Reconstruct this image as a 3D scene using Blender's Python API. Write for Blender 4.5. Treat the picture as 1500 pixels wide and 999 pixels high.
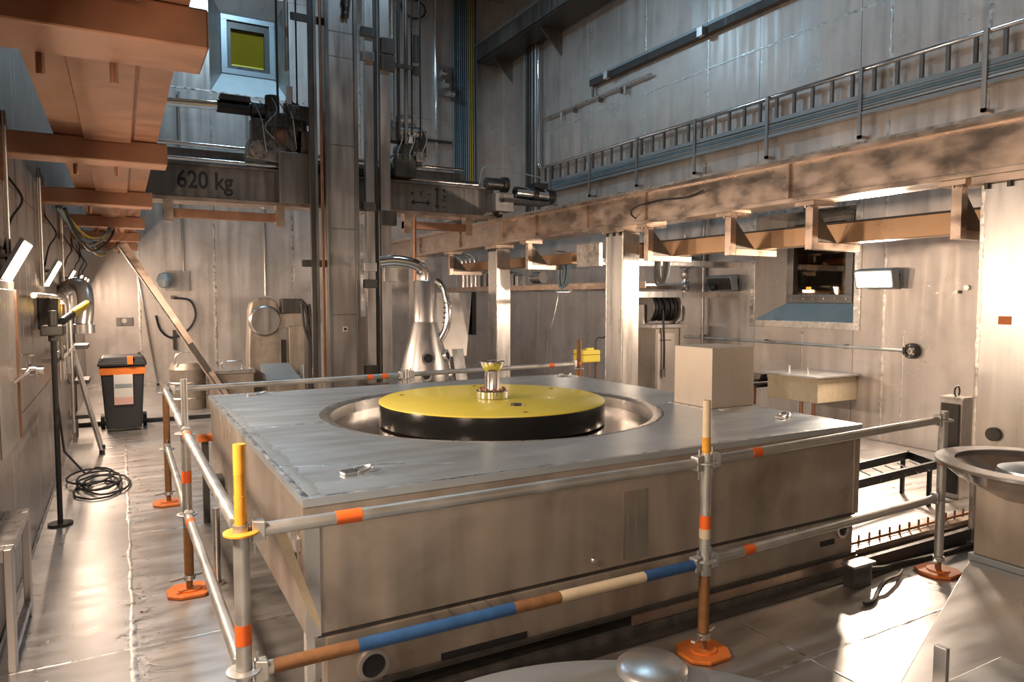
import bpy, bmesh, math, random
from mathutils import Vector, Matrix
random.seed(7)
R = math.radians
for o in list(bpy.data.objects): bpy.data.objects.remove(o)
scene = bpy.context.scene
COL = scene.collection

# ------------------------------------------------------------------ camera, world, exposure
cam = bpy.data.objects.new('camera', bpy.data.cameras.new('camera'))
COL.objects.link(cam)
cam.location = (0, 0, 1.85)
cam.rotation_euler = (R(90 - 3.476), 0, R(-28.97))
cam.data.sensor_width = 36; cam.data.sensor_fit = 'HORIZONTAL'
cam.data.lens = 1035 / 1500 * 36
cam.data.clip_start = .05
scene.camera = cam
w = bpy.data.worlds.new('world'); scene.world = w; w.use_nodes = True
w.node_tree.nodes['Background'].inputs[0].default_value = (.5, .6, .8, 1)
w.node_tree.nodes['Background'].inputs[1].default_value = .02
vs = scene.view_settings
vs.view_transform = 'Standard'; vs.look = 'None'; vs.gamma = 1; vs.use_curve_mapping = False
vs.exposure = 0.9
WARM = (1.0, .70, .47)
COOL = (.50, .78, 1.0)
E_LED, E_FLOOD, E_CEIL, E_SIDE = 120, 320, 36, 140
E_CEIL2 = 14

cy = scene.cycles
cy.sample_clamp_indirect = 3.0; cy.blur_glossy = 2.0; cy.caustics_reflective = False; cy.caustics_refractive = False
# ------------------------------------------------------------------ materials
MATS = {}
def nt(name):
    m = bpy.data.materials.new(name); m.use_nodes = True
    MATS[name] = m
    t = m.node_tree; return m, t, t.nodes['Principled BSDF']
def plain(name, col, rough=.5, metal=0., coat=0., var=.12, scale=6., bump=0., spec=.5):
    m, t, b = nt(name); N = t.nodes; K = t.links
    g = N.new('ShaderNodeNewGeometry'); n = N.new('ShaderNodeTexNoise')
    n.inputs['Scale'].default_value = scale; n.inputs['Detail'].default_value = 4
    K.new(g.outputs['Position'], n.inputs['Vector'])
    mx = N.new('ShaderNodeMix'); mx.data_type = 'RGBA'
    mx.inputs[6].default_value = tuple(c * (1 - var) for c in col) + (1,)
    mx.inputs[7].default_value = tuple(min(1, c * (1 + var)) for c in col) + (1,)
    K.new(n.outputs['Fac'], mx.inputs[0]); K.new(mx.outputs[2], b.inputs['Base Color'])
    b.inputs['Roughness'].default_value = rough; b.inputs['Metallic'].default_value = metal
    b.inputs['Coat Weight'].default_value = coat; b.inputs['Specular IOR Level'].default_value = spec
    if bump:
        bp = N.new('ShaderNodeBump'); bp.inputs['Strength'].default_value = bump; bp.inputs['Distance'].default_value = .01
        K.new(n.outputs['Fac'], bp.inputs['Height']); K.new(bp.outputs['Normal'], b.inputs['Normal'])
    return m
def steel(name, col, rough=.35, metal=.85, var=.22, rvar=.14, streak=(7, 7, .7), smudge=.0, smcol=(.16, .13, .10), scuff=.0, bump=.06, big=1.1):
    """stainless sheet: cloudy tone, drawn streaks, smudges and pale grinding scuffs"""
    m, t, b = nt(name); N = t.nodes; K = t.links
    g = N.new('ShaderNodeNewGeometry')
    n1 = N.new('ShaderNodeTexNoise'); n1.inputs['Scale'].default_value = big; n1.inputs['Detail'].default_value = 5; n1.inputs['Roughness'].default_value = .55
    K.new(g.outputs['Position'], n1.inputs['Vector'])
    mp = N.new('ShaderNodeMapping'); mp.inputs['Scale'].default_value = streak
    K.new(g.outputs['Position'], mp.inputs['Vector'])
    n2 = N.new('ShaderNodeTexNoise'); n2.inputs['Scale'].default_value = 1.6; n2.inputs['Detail'].default_value = 3
    K.new(mp.outputs['Vector'], n2.inputs['Vector'])
    ad = N.new('ShaderNodeMath'); ad.operation = 'ADD'; K.new(n1.outputs['Fac'], ad.inputs[0]); K.new(n2.outputs['Fac'], ad.inputs[1])
    mr = N.new('ShaderNodeMapRange'); mr.inputs['From Min'].default_value = .7; mr.inputs['From Max'].default_value = 1.3
    K.new(ad.outputs[0], mr.inputs['Value'])
    mx = N.new('ShaderNodeMix'); mx.data_type = 'RGBA'
    mx.inputs[6].default_value = tuple(c * (1 - var) for c in col) + (1,)
    mx.inputs[7].default_value = tuple(min(1, c * (1 + var)) for c in col) + (1,)
    K.new(mr.outputs[0], mx.inputs[0]); out = mx.outputs[2]
    rr = N.new('ShaderNodeMapRange'); rr.inputs['To Min'].default_value = max(.03, rough - rvar); rr.inputs['To Max'].default_value = rough + rvar
    rr.inputs['From Min'].default_value = .3; rr.inputs['From Max'].default_value = .7
    K.new(n2.outputs['Fac'], rr.inputs['Value']); rout = rr.outputs[0]
    if smudge:
        n3 = N.new('ShaderNodeTexNoise'); n3.inputs['Scale'].default_value = 2.3; n3.inputs['Detail'].default_value = 4; n3.inputs['Distortion'].default_value = .6
        K.new(g.outputs['Position'], n3.inputs['Vector'])
        r3 = N.new('ShaderNodeMapRange'); r3.inputs['From Min'].default_value = .50; r3.inputs['From Max'].default_value = .80; r3.inputs['To Max'].default_value = smudge
        K.new(n3.outputs['Fac'], r3.inputs['Value'])
        m3 = N.new('ShaderNodeMix'); m3.data_type = 'RGBA'; m3.inputs[7].default_value = smcol + (1,)
        K.new(r3.outputs[0], m3.inputs[0]); K.new(out, m3.inputs[6]); out = m3.outputs[2]
    if scuff:
        n4 = N.new('ShaderNodeTexNoise'); n4.inputs['Scale'].default_value = 3.1; n4.inputs['Detail'].default_value = 7; n4.inputs['Roughness'].default_value = .65; n4.inputs['Distortion'].default_value = .8
        K.new(g.outputs['Position'], n4.inputs['Vector'])
        r4 = N.new('ShaderNodeMapRange'); r4.inputs['From Min'].default_value = .54; r4.inputs['From Max'].default_value = .78; r4.inputs['To Max'].default_value = scuff
        K.new(n4.outputs['Fac'], r4.inputs['Value'])
        m4 = N.new('ShaderNodeMix'); m4.data_type = 'RGBA'; m4.inputs[7].default_value = (.82, .80, .76, 1)
        K.new(r4.outputs[0], m4.inputs[0]); K.new(out, m4.inputs[6]); out = m4.outputs[2]
        m5 = N.new('ShaderNodeMix'); m5.data_type = 'FLOAT'; m5.inputs[3].default_value = .42
        K.new(r4.outputs[0], m5.inputs[0]); K.new(rout, m5.inputs[2]); rout = m5.outputs[0]
    K.new(out, b.inputs['Base Color']); K.new(rout, b.inputs['Roughness'])
    b.inputs['Metallic'].default_value = metal
    if bump:
        bp = N.new('ShaderNodeBump'); bp.inputs['Strength'].default_value = bump; bp.inputs['Distance'].default_value = .02
        n5 = N.new('ShaderNodeTexNoise'); n5.inputs['Scale'].default_value = big*1.6; n5.inputs['Detail'].default_value = 1.5
        K.new(g.outputs['Position'], n5.inputs['Vector'])
        K.new(n5.outputs['Fac'], bp.inputs['Height']); K.new(bp.outputs['Normal'], b.inputs['Normal'])
    return m
def glow(name, col, strength):
    m, t, b = nt(name)
    b.inputs['Base Color'].default_value = (.8, .8, .8, 1)
    b.inputs['Emission Color'].default_value = tuple(col) + (1,); b.inputs['Emission Strength'].default_value = min(strength, 8); m['rad'] = strength
    return m
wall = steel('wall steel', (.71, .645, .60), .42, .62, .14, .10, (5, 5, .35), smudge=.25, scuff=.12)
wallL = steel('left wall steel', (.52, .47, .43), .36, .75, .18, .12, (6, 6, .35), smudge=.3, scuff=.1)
floorm = steel('floor plate steel', (.64, .62, .605), .34, .82, .13, .07, (1.2, 6, 6), smudge=.3, smcol=(.30, .28, .27), scuff=.12, bump=.015)
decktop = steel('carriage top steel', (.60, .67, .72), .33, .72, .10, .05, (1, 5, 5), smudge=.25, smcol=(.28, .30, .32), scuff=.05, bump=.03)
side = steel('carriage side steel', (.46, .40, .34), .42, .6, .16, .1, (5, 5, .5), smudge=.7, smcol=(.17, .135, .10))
weldm = steel('ground weld', (.70, .67, .63), .36, .85, .25, .12, (9, 9, 9), bump=.12, big=14)
weldf = steel('ground floor weld', (.66, .64, .61), .34, .9, .3, .12, (9, 9, 9), bump=.12, big=12)
clean = steel('clean steel', (.62, .60, .58), .30, .88, .10, .06, bump=.03)
beam = steel('runway steel', (.56, .44, .36), .30, .85, .18, .12, (2, 2, 4), smudge=.25, smcol=(.34, .25, .19), scuff=.14, big=2.5)
warmsteel = steel('bracket steel', (.38, .20, .125), .42, .75, .16, .08, (3, 6, 3), smudge=.2, smcol=(.3, .19, .12))  # orange of the warm lamp bounce is mixed into this base colour
mastm = steel('mast steel', (.44, .42, .41), .38, .85, .15, .1, (6, 6, .6), smudge=.3, smcol=(.2, .18, .16))
dark = steel('dark machine metal', (.09, .085, .08), .45, .6, .3, .1)
grey = steel('machine grey metal', (.24, .23, .22), .4, .8, .3, .1)
chrome = steel('polished steel', (.78, .78, .78), .12, 1., .06, .05, bump=0)
galv = steel('galvanised tube', (.56, .56, .54), .42, .75, .18, .1, (4, 4, 4), smudge=.35, smcol=(.36, .27, .17))
brownt = steel('varnished tube', (.42, .26, .15), .35, .6, .12, .08, (2, 2, 2))
black = plain('black rubber', (.018, .018, .02), .5)
blackp = plain('black plastic', (.028, .030, .036), .42)
yellow = plain('yellow paint', (.95, .77, .09), .38, coat=.15, var=.05)
lidside = plain('black lacquer', (.014, .014, .014), .22, coat=.4)
orange = plain('orange tape', (.95, .17, .03), .5, var=.06)
orangep = plain('orange paint', (.80, .22, .045), .5, var=.25, scale=25)
orangey = plain('ochre paint', (.78, .36, .04), .5, var=.3, scale=20)
bluep = plain('blue paint', (.035, .11, .28), .5, var=.35, scale=18)
rustp = plain('rusty scale', (.26, .125, .05), .7, var=.4, scale=22)
cream = plain('cream paint', (.72, .60, .42), .55, var=.2, scale=15)
white = plain('white label', (.80, .79, .77), .6, var=.03)
pinkp = plain('pink print', (.80, .52, .47), .6, var=.1)
inkm = plain('black ink', (.02, .02, .022), .6)
bluec = plain('blue cable', (.16, .27, .35), .5, var=.25)
greyc = plain('grey cable', (.30, .36, .39), .5, var=.2)
yelc = plain('yellow cable', (.62, .46, .06), .5)
lampblue = plain('lamp housing', (.36, .41, .44), .4, metal=.5)
sill = plain('pale blue sill', (.47, .63, .70), .4, metal=.3)
litsill = plain('lit tone sill', (.62, .68, .70), .45, metal=.2)  # pale tone stands for light falling on the sill from above
amber = plain('amber lead glass', (.24, .17, .01), .08, coat=.6, var=.25, scale=1.5)
gm, gt, gb = nt('dark window glass')
gb.inputs['Base Color'].default_value = (.55, .36, .12, 1); gb.inputs['Roughness'].default_value = .02
gb.inputs['Transmission Weight'].default_value = 1; gb.inputs['IOR'].default_value = 1.5
glass = gm
led = glow('LED face', (1, .72, .50), E_LED)
flood = glow('flood lamp face', (1, .80, .62), E_FLOOD)
sidef = glow('side flood face', (1, .74, .52), E_SIDE)
ceilm = glow('cool ceiling lamp face', COOL, E_CEIL); ceilm2 = glow('dim cool ceiling lamp face', COOL, E_CEIL2)
addedglow = glow('added amber glow', (1, .55, .2), 1.6)  # glow added behind the right window, no fitting of the cell

sheen = steel('worn side steel', (.46, .42, .36), .2, .8, .2, .08, (14, 14, .4), bump=0)  # imitates a streak of reflection on the carriage side
brushed = steel('turned steel', (.70, .70, .69), .34, .9, .12, .06, (3, 3, 3), bump=0)
polish = steel('polished dish steel', (.66, .64, .61), .2, .95, .06, .04, (2, 2, 2), bump=0)
recess = steel('recess steel', (.33, .29, .26), .16, .95, .15, .06)
# ------------------------------------------------------------------ mesh building
def catmull(pts, k=6):
    P = [Vector(p) for p in pts]
    if len(P) < 3: return P
    Q = [P[0]] + P + [P[-1]]; out = []
    for i in range(1, len(Q) - 2):
        a, b, c, d = Q[i-1:i+3]
        for j in range(k):
            t = j / k
            out.append(.5 * ((2*b) + (c-a)*t + (2*a-5*b+4*c-d)*t*t + (3*b-a-3*c+d)*t**3))
    out.append(P[-1]); return out
class MB:
    def __init__(s): s.v = []; s.f = []
    def add(s, vs, fs):
        n = len(s.v); s.v += [Vector(p) for p in vs]; s.f += [tuple(i + n for i in q) for q in fs]; return s
    def box(s, x0, x1, y0, y1, z0, z1, M=None):
        vs = [Vector((x, y, z)) for z in (z0, z1) for y in (y0, y1) for x in (x0, x1)]
        if M: vs = [M @ p for p in vs]
        return s.add(vs, [(0,2,3,1),(4,5,7,6),(0,1,5,4),(2,6,7,3),(0,4,6,2),(1,3,7,5)])
    def frustum(s, c, w0, d0, w1, d1, z0, z1):
        x, y = c; vs = [(x+sx*w/2, y+sy*d/2, z) for z, w, d in ((z0,w0,d0),(z1,w1,d1)) for sy in (-1,1) for sx in (-1,1)]
        return s.add(vs, [(0,2,3,1),(4,5,7,6),(0,1,5,4),(2,6,7,3),(0,4,6,2),(1,3,7,5)])
    def cyl(s, p0, p1, r0, r1=None, n=16):
        p0 = Vector(p0); p1 = Vector(p1); r1 = r0 if r1 is None else r1
        d = (p1-p0).normalized(); u = d.orthogonal().normalized(); v = d.cross(u)
        vs = []
        for p, r in ((p0, r0), (p1, r1)):
            vs += [p + (u*math.cos(2*math.pi*i/n) + v*math.sin(2*math.pi*i/n))*r for i in range(n)]
        fs = [(i, (i+1) % n, n+(i+1) % n, n+i) for i in range(n)] + [tuple(range(n))[::-1], tuple(range(n, 2*n))]
        return s.add(vs, fs)
    def tube(s, pts, r, n=8, smooth=0, closed=False):
        P = catmull(pts, smooth) if smooth else [Vector(p) for p in pts]
        u = None; vs = []; m = len(P)
        for i, p in enumerate(P):
            a = P[max(i-1, 0)] if not closed else P[i-1]; b = P[min(i+1, m-1)] if not closed else P[(i+1) % m]
            d = (b-a).normalized()
            u = d.orthogonal().normalized() if u is None else (u - d*u.dot(d)).normalized()
            v = d.cross(u)
            vs += [p + (u*math.cos(2*math.pi*k/n) + v*math.sin(2*math.pi*k/n))*r for k in range(n)]
        fs = []
        for i in range(m if closed else m-1):
            j = (i+1) % m
            fs += [(i*n+k, i*n+(k+1) % n, j*n+(k+1) % n, j*n+k) for k in range(n)]
        if not closed: fs += [tuple(range(n))[::-1], tuple(range((m-1)*n, m*n))]
        return s.add(vs, fs)
    def lathe(s, c, prof, n=40, axis=(0,0,1), a0=0, closed=False):
        ax = Vector(axis).normalized(); u = ax.orthogonal().normalized() if abs(ax.z) < .99 else Vector((1,0,0)); v = ax.cross(u); c = Vector(c)
        vs = []
        for r, z in prof: vs += [c + ax*z + (u*math.cos(2*math.pi*k/n) + v*math.sin(2*math.pi*k/n))*max(r, 1e-4) for k in range(n)]
        m = len(prof); fs = []
        for i in range(m if closed else m-1):
            j = (i+1) % m; fs += [(i*n+k, i*n+(k+1) % n, j*n+(k+1) % n, j*n+k) for k in range(n)]
        if not closed:
            if prof[0][0] > 1e-3: fs.append(tuple(range(n))[::-1])
            if prof[-1][0] > 1e-3: fs.append(tuple(range((m-1)*n, m*n)))
        return s.add(vs, fs)
    def prism(s, poly, ax, a0, a1):
        i = 'xyz'.index(ax); n = len(poly); vs = []
        for a in (a0, a1):
            for p in poly:
                q = list(p); q.insert(i, a); vs.append(q)
        return s.add(vs, [(k, (k+1) % n, n+(k+1) % n, n+k) for k in range(n)] + [tuple(range(n))[::-1], tuple(range(n, 2*n))])
    def build(s, name, mat, root=None, smooth=False, bevel=0, kind=None):
        off = root_loc(root)
        me = bpy.data.meshes.new(name); me.from_pydata([p - off for p in s.v], [], s.f)
        bm = bmesh.new(); bm.from_mesh(me); bmesh.ops.recalc_face_normals(bm, faces=bm.faces); bm.to_mesh(me); bm.free()
        me.materials.append(mat)
        if smooth:
            me.polygons.foreach_set('use_smooth', [True]*len(me.polygons)); me.set_sharp_from_angle(angle=R(38))
        o = bpy.data.objects.new(name, me); COL.objects.link(o)
        if root is not None: o.parent = root
        if bevel:
            b = o.modifiers.new('bevel', 'BEVEL'); b.width = bevel; b.segments = 2; b.limit_method = 'ANGLE'
        if kind: o['kind'] = kind
        return o
def root_loc(o):
    v = Vector((0,0,0))
    while o is not None: v = v + Vector(o.location); o = o.parent
    return v
def thing(name, label, cat, loc=(0,0,0), group=None):
    o = bpy.data.objects.new(name, None); COL.objects.link(o); o.location = loc; o.empty_display_size = .1
    o['label'] = label; o['category'] = cat
    if group: o['group'] = group
    return o
def tag(o, label, cat, group=None):
    o['label'] = label; o['category'] = cat
    if group: o['group'] = group
    return o
def struct(o): o['kind'] = 'structure'; return o
def copy_tree(o, parent=None):
    c = o.copy(); COL.objects.link(c); c.parent = parent
    for ch in list(o.children): copy_tree(ch, c)
    return c
def box(name, mat, root, *a, bevel=0, **k): return MB().box(*a, **k).build(name, mat, root, bevel=bevel)
def bolt(root, p, ax, r=.015, h=.02, name='bolt', mat=None):
    p = Vector(p); return MB().cyl(p, p + Vector(ax)*h, r, n=6).build(name, mat or clean, root)
def rotz(a, c): return Matrix.Translation(c) @ Matrix.Rotation(a, 4, 'Z') @ Matrix.Translation(-Vector(c))

def face_lamp(root, name, quad, mat, col, radiance):
    """lit face of a lamp: a flat emissive pane plus the area light it is; quad = 4 corners, normal looking out"""
    q = [Vector(p) for p in quad]; off = root_loc(root)
    n = (q[1]-q[0]).cross(q[3]-q[0]).normalized()
    me = bpy.data.meshes.new(name); me.from_pydata([p-off for p in q], [], [(0,1,2,3)]); me.materials.append(mat)
    o = bpy.data.objects.new(name, me); COL.objects.link(o); o.parent = root
    L = bpy.data.lights.new(name+'_light', 'AREA'); L.shape = 'RECTANGLE'; L.size = (q[1]-q[0]).length; L.size_y = (q[3]-q[0]).length
    L.energy = radiance*math.pi*L.size*L.size_y; L.color = col   # W for a Lambertian face of this radiance
    lo = bpy.data.objects.new(name+'_light', L); COL.objects.link(lo); lo.parent = root
    X = (q[1]-q[0]).normalized(); Zax = -n; Yax = Zax.cross(X)
    W = Matrix((X, Yax, Zax)).transposed().to_4x4(); W.translation = (q[0]+q[2])/2 - off + n*.004
    lo.matrix_local = W
    return o
# ------------------------------------------------------------------ the room
XL, XR, YN, YF, ZC = -.62, 8.55, -3.5, 16.0, 9.2
def wavy(pts_a, pts_b, w0, w1, n, up, seed, name, mat, root):
    """ground weld bead: a proud strip with ragged edges between two points; up = face normal"""
    rnd = random.Random(seed); a = Vector(pts_a); b = Vector(pts_b); up = Vector(up); sd = (b-a).normalized().cross(up)
    vs = []; 
    for i in range(n+1):
        p = a.lerp(b, i/n); l = rnd.uniform(w0, w1); r = rnd.uniform(w0, w1); h = .001 + .0008*rnd.random()
        vs += [p - sd*l, p - sd*l*.5 + up*h, p + sd*r*.5 + up*h, p + sd*r]
    fs = []
    for i in range(n):
        for k in range(3): fs.append((i*4+k, i*4+k+1, i*4+4+k+1, i*4+4+k))
    return MB().add(vs, fs).build(name, mat, root, smooth=True)
# floor with plates
fl = struct(box('floor', floorm, None, XL-.3, XR+.6, YN-.3, YF+.6, -.2, -.006))
fx = [XL, .01, 1.55, 3.05, 4.55, 6.05, 7.4, XR]; fy = [YN, -1.2, .6, 2.35, 4.15, 6.2, 8.1, 10., 11.75]
for i in range(len(fx)-1):
    for j in range(len(fy)-1):
        box('floor_plate', floorm, fl, fx[i]+.004, fx[i+1]-.004, fy[j]+.004, fy[j+1]-.004, -.006, 0)
k = 0
for x in fx[1:-1]:
    wavy((x, .6, 0), (x, 11.7, 0), .005, .022 if x < 1 else .014, 90, (0,0,1), k, 'weld_seam', weldf, fl); k += 1
for y in fy[2:-1]:
    wavy((XL, y, 0), (XR, y, 0), .006, .018, 80, (0,0,1), k, 'weld_seam', weldf, fl); k += 1
ff = struct(MB().box(XL, XR, 11.78, YF, -.006, .07).build('floor_far', floorm, None, bevel=.006))
tr = struct(MB().box(XL, XR, 11.75, 11.78, 0, .055).build('step_shadow_strip', black, None))  # black strip drawn for the shadow line along the step
# right wall: backing pieces round the window hole, panels, weld seams
WY0, WY1, WZ0, WZ1 = 6.04, 7.72, 1.52, 3.08
wr = MB()
wr.box(XR+.01, XR+.3, YN, WY0, 0, ZC); wr.box(XR+.01, XR+.3, WY1, YF, 0, ZC)
wr.box(XR+.01, XR+.3, WY0, WY1, 0, WZ0); wr.box(XR+.01, XR+.3, WY0, WY1, WZ1, ZC)
wr = struct(wr.build('wall_right', wall))
ry = [YN, -1.5, .4, 1.9, 3.2, 4.46, 5.62, 6.04, 7.72, 8.81, 10.4, 12.12, 14.2, YF]; rz = [0, 3.35, 5.6, 7.6, ZC]
for i in range(len(ry)-1):
    for j in range(len(rz)-1):
        a, b, c, d = ry[i]+.004, ry[i+1]-.004, rz[j]+.004, rz[j+1]-.004
        if i == 7 and j == 0:
            box('panel', wall, wr, XR, XR+.012, a, b, 0, WZ0); box('panel', wall, wr, XR, XR+.012, a, b, WZ1, d)
        else: box('panel', wall, wr, XR, XR+.012, a, b, c, d)
for y in ry[3:-1]:
    if y in (6.04, 7.72): continue
    k += 1; wavy((XR, y, .02), (XR, y, ZC-.1), .012, .032, 110, (-1,0,0), k, 'weld_seam', weldm, wr)
for z in rz[1:-1]:
    k += 1; wavy((XR, 2, z), (XR, YF, z), .008, .03, 120, (-1,0,0), k, 'weld_seam', weldm, wr)
for y in (5.35, 6.85, 9.3, 11.3):
    k += 1; wavy((XR, y, .02), (XR, y, WZ0-.15), .005, .016, 40, (-1,0,0), k, 'weld_seam', weldm, wr)
# far wall with a window hole
HX0, HX1, HZ0, HZ1 = 1.75, 3.35, 6.1, 8.2
wf = MB(); wf.box(XL, HX0, YF+.01, YF+.3, 0, ZC); wf.box(HX1, XR, YF+.01, YF+.3, 0, ZC); wf.box(HX0, HX1, YF+.01, YF+.3, 0, HZ0); wf.box(HX0, HX1, YF+.01, YF+.3, HZ1, ZC)
wf = struct(wf.build('wall_far', wall))
gx = [XL, .34, 1.75, 3.35, 4.9, 6.2, 7.3, XR]; gz = [0, 3.9, 6.1, 8.2, ZC]
for i in range(len(gx)-1):
    for j in range(len(gz)-1):
        if i == 2 and j == 2: continue
        box('panel', wall, wf, gx[i]+.004, gx[i+1]-.004, YF, YF+.012, gz[j]+.004, gz[j+1]-.004)
for x in gx[1:-1]:
    k += 1; wavy((x, YF, .1), (x, YF, 6.1 if x in (1.75, 3.35) else ZC-.1), .014, .04, 100, (0,-1,0), k, 'weld_seam', weldm, wf)
for z in gz[1:3]:
    k += 1; wavy((XL, YF, z), (XR, YF, z), .01, .03, 120, (0,-1,0), k, 'weld_seam', weldm, wf)
struct(box('baseboard_far', weldm, None, XL, XR, YF-.1, YF-.001, .07, .17))
# left wall
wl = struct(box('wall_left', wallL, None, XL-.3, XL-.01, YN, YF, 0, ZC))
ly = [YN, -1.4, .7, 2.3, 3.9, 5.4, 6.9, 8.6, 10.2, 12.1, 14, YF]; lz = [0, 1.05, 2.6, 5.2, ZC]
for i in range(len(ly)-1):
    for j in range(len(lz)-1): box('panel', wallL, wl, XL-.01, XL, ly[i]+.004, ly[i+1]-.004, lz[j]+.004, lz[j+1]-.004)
for y in ly[3:-1]:
    k += 1; wavy((XL, y, .02), (XL, y, 4), .008, .025, 70, (1,0,0), k, 'weld_seam', weldm, wl)
k += 1; struct(wavy((XL+.012, .6, .008), (XL+.012, 11.7, .008), .006, .016, 110, (.7,0,.7), k, 'baseboard_left', weldm, None))
struct(box('wall_near', wall, None, XL-.3, XR+.3, YN-.3, YN, 0, ZC))
struct(box('ceiling', mastm, None, XL-.3, XR+.3, YN-.3, YF+.3, ZC, ZC+.3))
# window_1: right wall, splayed recess, dark lead glass, cell behind lit by added glow
w1 = struct(thing('window_1', '', '')); del w1['label']; del w1['category']
def ring(name, mat, root, x0, x1, a, b, bev=.004):
    """rectangular frame in a YZ plane: a = outer (y0,y1,z0,z1), b = inner"""
    m = MB(); m.box(x0, x1, a[0], a[1], a[2], b[2]); m.box(x0, x1, a[0], a[1], b[3], a[3]); m.box(x0, x1, a[0], b[0], b[2], b[3]); m.box(x0, x1, b[1], a[1], b[2], b[3])
    return m.build(name, mat, root, bevel=bev)
ring('frame_border', weldm, w1, XR-.012, XR+.01, (WY0-.1, WY1+.1, WZ0-.1, WZ1+.1), (WY0, WY1, WZ0, WZ1))
RX = XR+.42; iy0, iy1, iz0, iz1 = 6.36, 7.42, 1.80, 3.0
MB().add([(XR,WY0,WZ0),(XR,WY1,WZ0),(RX,iy1,iz0),(RX,iy0,iz0),(XR,WY0,WZ0-.02),(XR,WY1,WZ0-.02),(RX,iy1,iz0-.02),(RX,iy0,iz0-.02)],
         [(0,1,2,3),(4,5,6,7),(0,4,5,1),(3,2,6,7),(0,3,7,4),(1,5,6,2)]).build('sill', sill, w1)
MB().add([(XR,WY1,WZ0),(XR,WY1,WZ1),(RX,iy1,iz1),(RX,iy1,iz0),(XR,WY1+.02,WZ0),(XR,WY1+.02,WZ1),(RX,iy1+.02,iz1),(RX,iy1+.02,iz0)],
         [(0,1,2,3),(4,5,6,7),(0,4,5,1),(3,2,6,7),(0,3,7,4),(1,5,6,2)]).build('reveal', clean, w1)
MB().add([(XR,WY0,WZ0),(XR,WY0,WZ1),(RX,iy0,iz1),(RX,iy0,iz0),(XR,WY0-.02,WZ0),(XR,WY0-.02,WZ1),(RX,iy0-.02,iz1),(RX,iy0-.02,iz0)],
         [(0,1,2,3),(4,5,6,7),(0,4,5,1),(3,2,6,7),(0,3,7,4),(1,5,6,2)]).build('reveal', clean, w1)
MB().add([(XR,WY0,WZ1),(XR,WY1,WZ1),(RX,iy1,iz1),(RX,iy0,iz1),(XR,WY0,WZ1+.02),(XR,WY1,WZ1+.02),(RX,iy1,iz1+.02),(RX,iy0,iz1+.02)],
         [(0,1,2,3),(4,5,6,7),(0,4,5,1),(3,2,6,7),(0,3,7,4),(1,5,6,2)]).build('reveal', clean, w1)
ring('window_frame', grey, w1, RX-.05, RX+.04, (iy0-.02, iy1+.02, iz0-.02, iz1+.02), (iy0+.09, iy1-.09, iz0+.1, iz1-.06))
for q in (6.42, 6.6, 6.78, 6.96, 7.14, 7.34): bolt(w1, (RX-.05, q, iz0+.04), (-1,0,0), .014, .012)
box('pane', glass, w1, RX, RX+.03, iy0+.08, iy1-.08, iz0+.09, iz1-.05)
m = MB(); m.box(RX+.9, RX+.92, iy0-.4, iy1+.4, iz0-.2, iz1+.2); m.box(RX+.04, RX+.9, iy0-.42, iy0-.4, iz0-.2, iz1+.2); m.box(RX+.04, RX+.9, iy1+.4, iy1+.42, iz0-.2, iz1+.2)
m.box(RX+.04, RX+.9, iy0-.4, iy1+.4, iz0-.22, iz0-.2); m.box(RX+.04, RX+.9, iy0-.4, iy1+.4, iz1+.2, iz1+.22); m.build('niche', dark, w1)
box('niche_ledge', warmsteel, w1, RX+.5, RX+.88, iy0-.3, iy1-.2, 2.36, 2.44); box('niche_ledge', yellow, w1, RX+.3, RX+.85, iy0-.2, iy1-.1, 1.92, 1.96)
box('niche_glow', addedglow, w1, RX+.2, RX+.24, iy1-.2, iy1-.14, 1.98, 2.02); box('niche_glow', addedglow, w1, RX+.6, RX+.64, iy0, iy0+.3, 2.78, 2.81)  # added glow boxes: one for a reflected lamp, one to brighten the niche
# window_2: far wall, upper left, yellow lead glass
w2 = struct(thing('window_2', '', '')); del w2['label']; del w2['category']
D = YF+.45; jx0, jx1, jz0, jz1 = 2.05, 3.12, 6.66, 7.85
def quadslab(name, mat, root, q, t):
    q = [Vector(p) for p in q]; n = (q[1]-q[0]).cross(q[2]-q[0]).normalized()*t
    return MB().add(q + [p+n for p in q], [(0,1,2,3),(4,5,6,7),(0,4,5,1),(1,5,6,2),(2,6,7,3),(3,7,4,0)]).build(name, mat, root)
quadslab('sill', litsill, w2, [(HX0,YF,HZ0),(HX1,YF,HZ0),(jx1,D,jz0),(jx0,D,jz0)], -.02)
quadslab('reveal', mastm, w2, [(HX0,YF,HZ0),(HX0,YF,HZ1),(jx0,D,jz1),(jx0,D,jz0)], .02)
quadslab('reveal', mastm, w2, [(HX1,YF,HZ0),(HX1,YF,HZ1),(jx1,D,jz1),(jx1,D,jz0)], .02)
quadslab('reveal', mastm, w2, [(HX0,YF,HZ1),(HX1,YF,HZ1),(jx1,D,jz1),(jx0,D,jz1)], .02)
m = MB(); m.box(jx0-.02, jx1+.02, D-.05, D+.05, jz0-.02, jz0+.09); m.box(jx0-.02, jx1+.02, D-.05, D+.05, jz1-.09, jz1+.02); m.box(jx0-.02, jx0+.1, D-.05, D+.05, jz0+.09, jz1-.09); m.box(jx1-.1, jx1+.02, D-.05, D+.05, jz0+.09, jz1-.09)
m.build('window_frame', lampblue, w2, bevel=.005)
m = MB(); m.box(jx0+.1, jx1-.1, D+.0, D+.12, jz0+.09, jz0+.17); m.box(jx0+.1, jx1-.1, D+.0, D+.12, jz1-.24, jz1-.09); m.box(jx0+.1, jx0+.18, D, D+.12, jz0+.17, jz1-.24); m.box(jx1-.2, jx1-.1, D, D+.12, jz0+.17, jz1-.24)
m.build('inner_frame', dark, w2)
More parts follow.
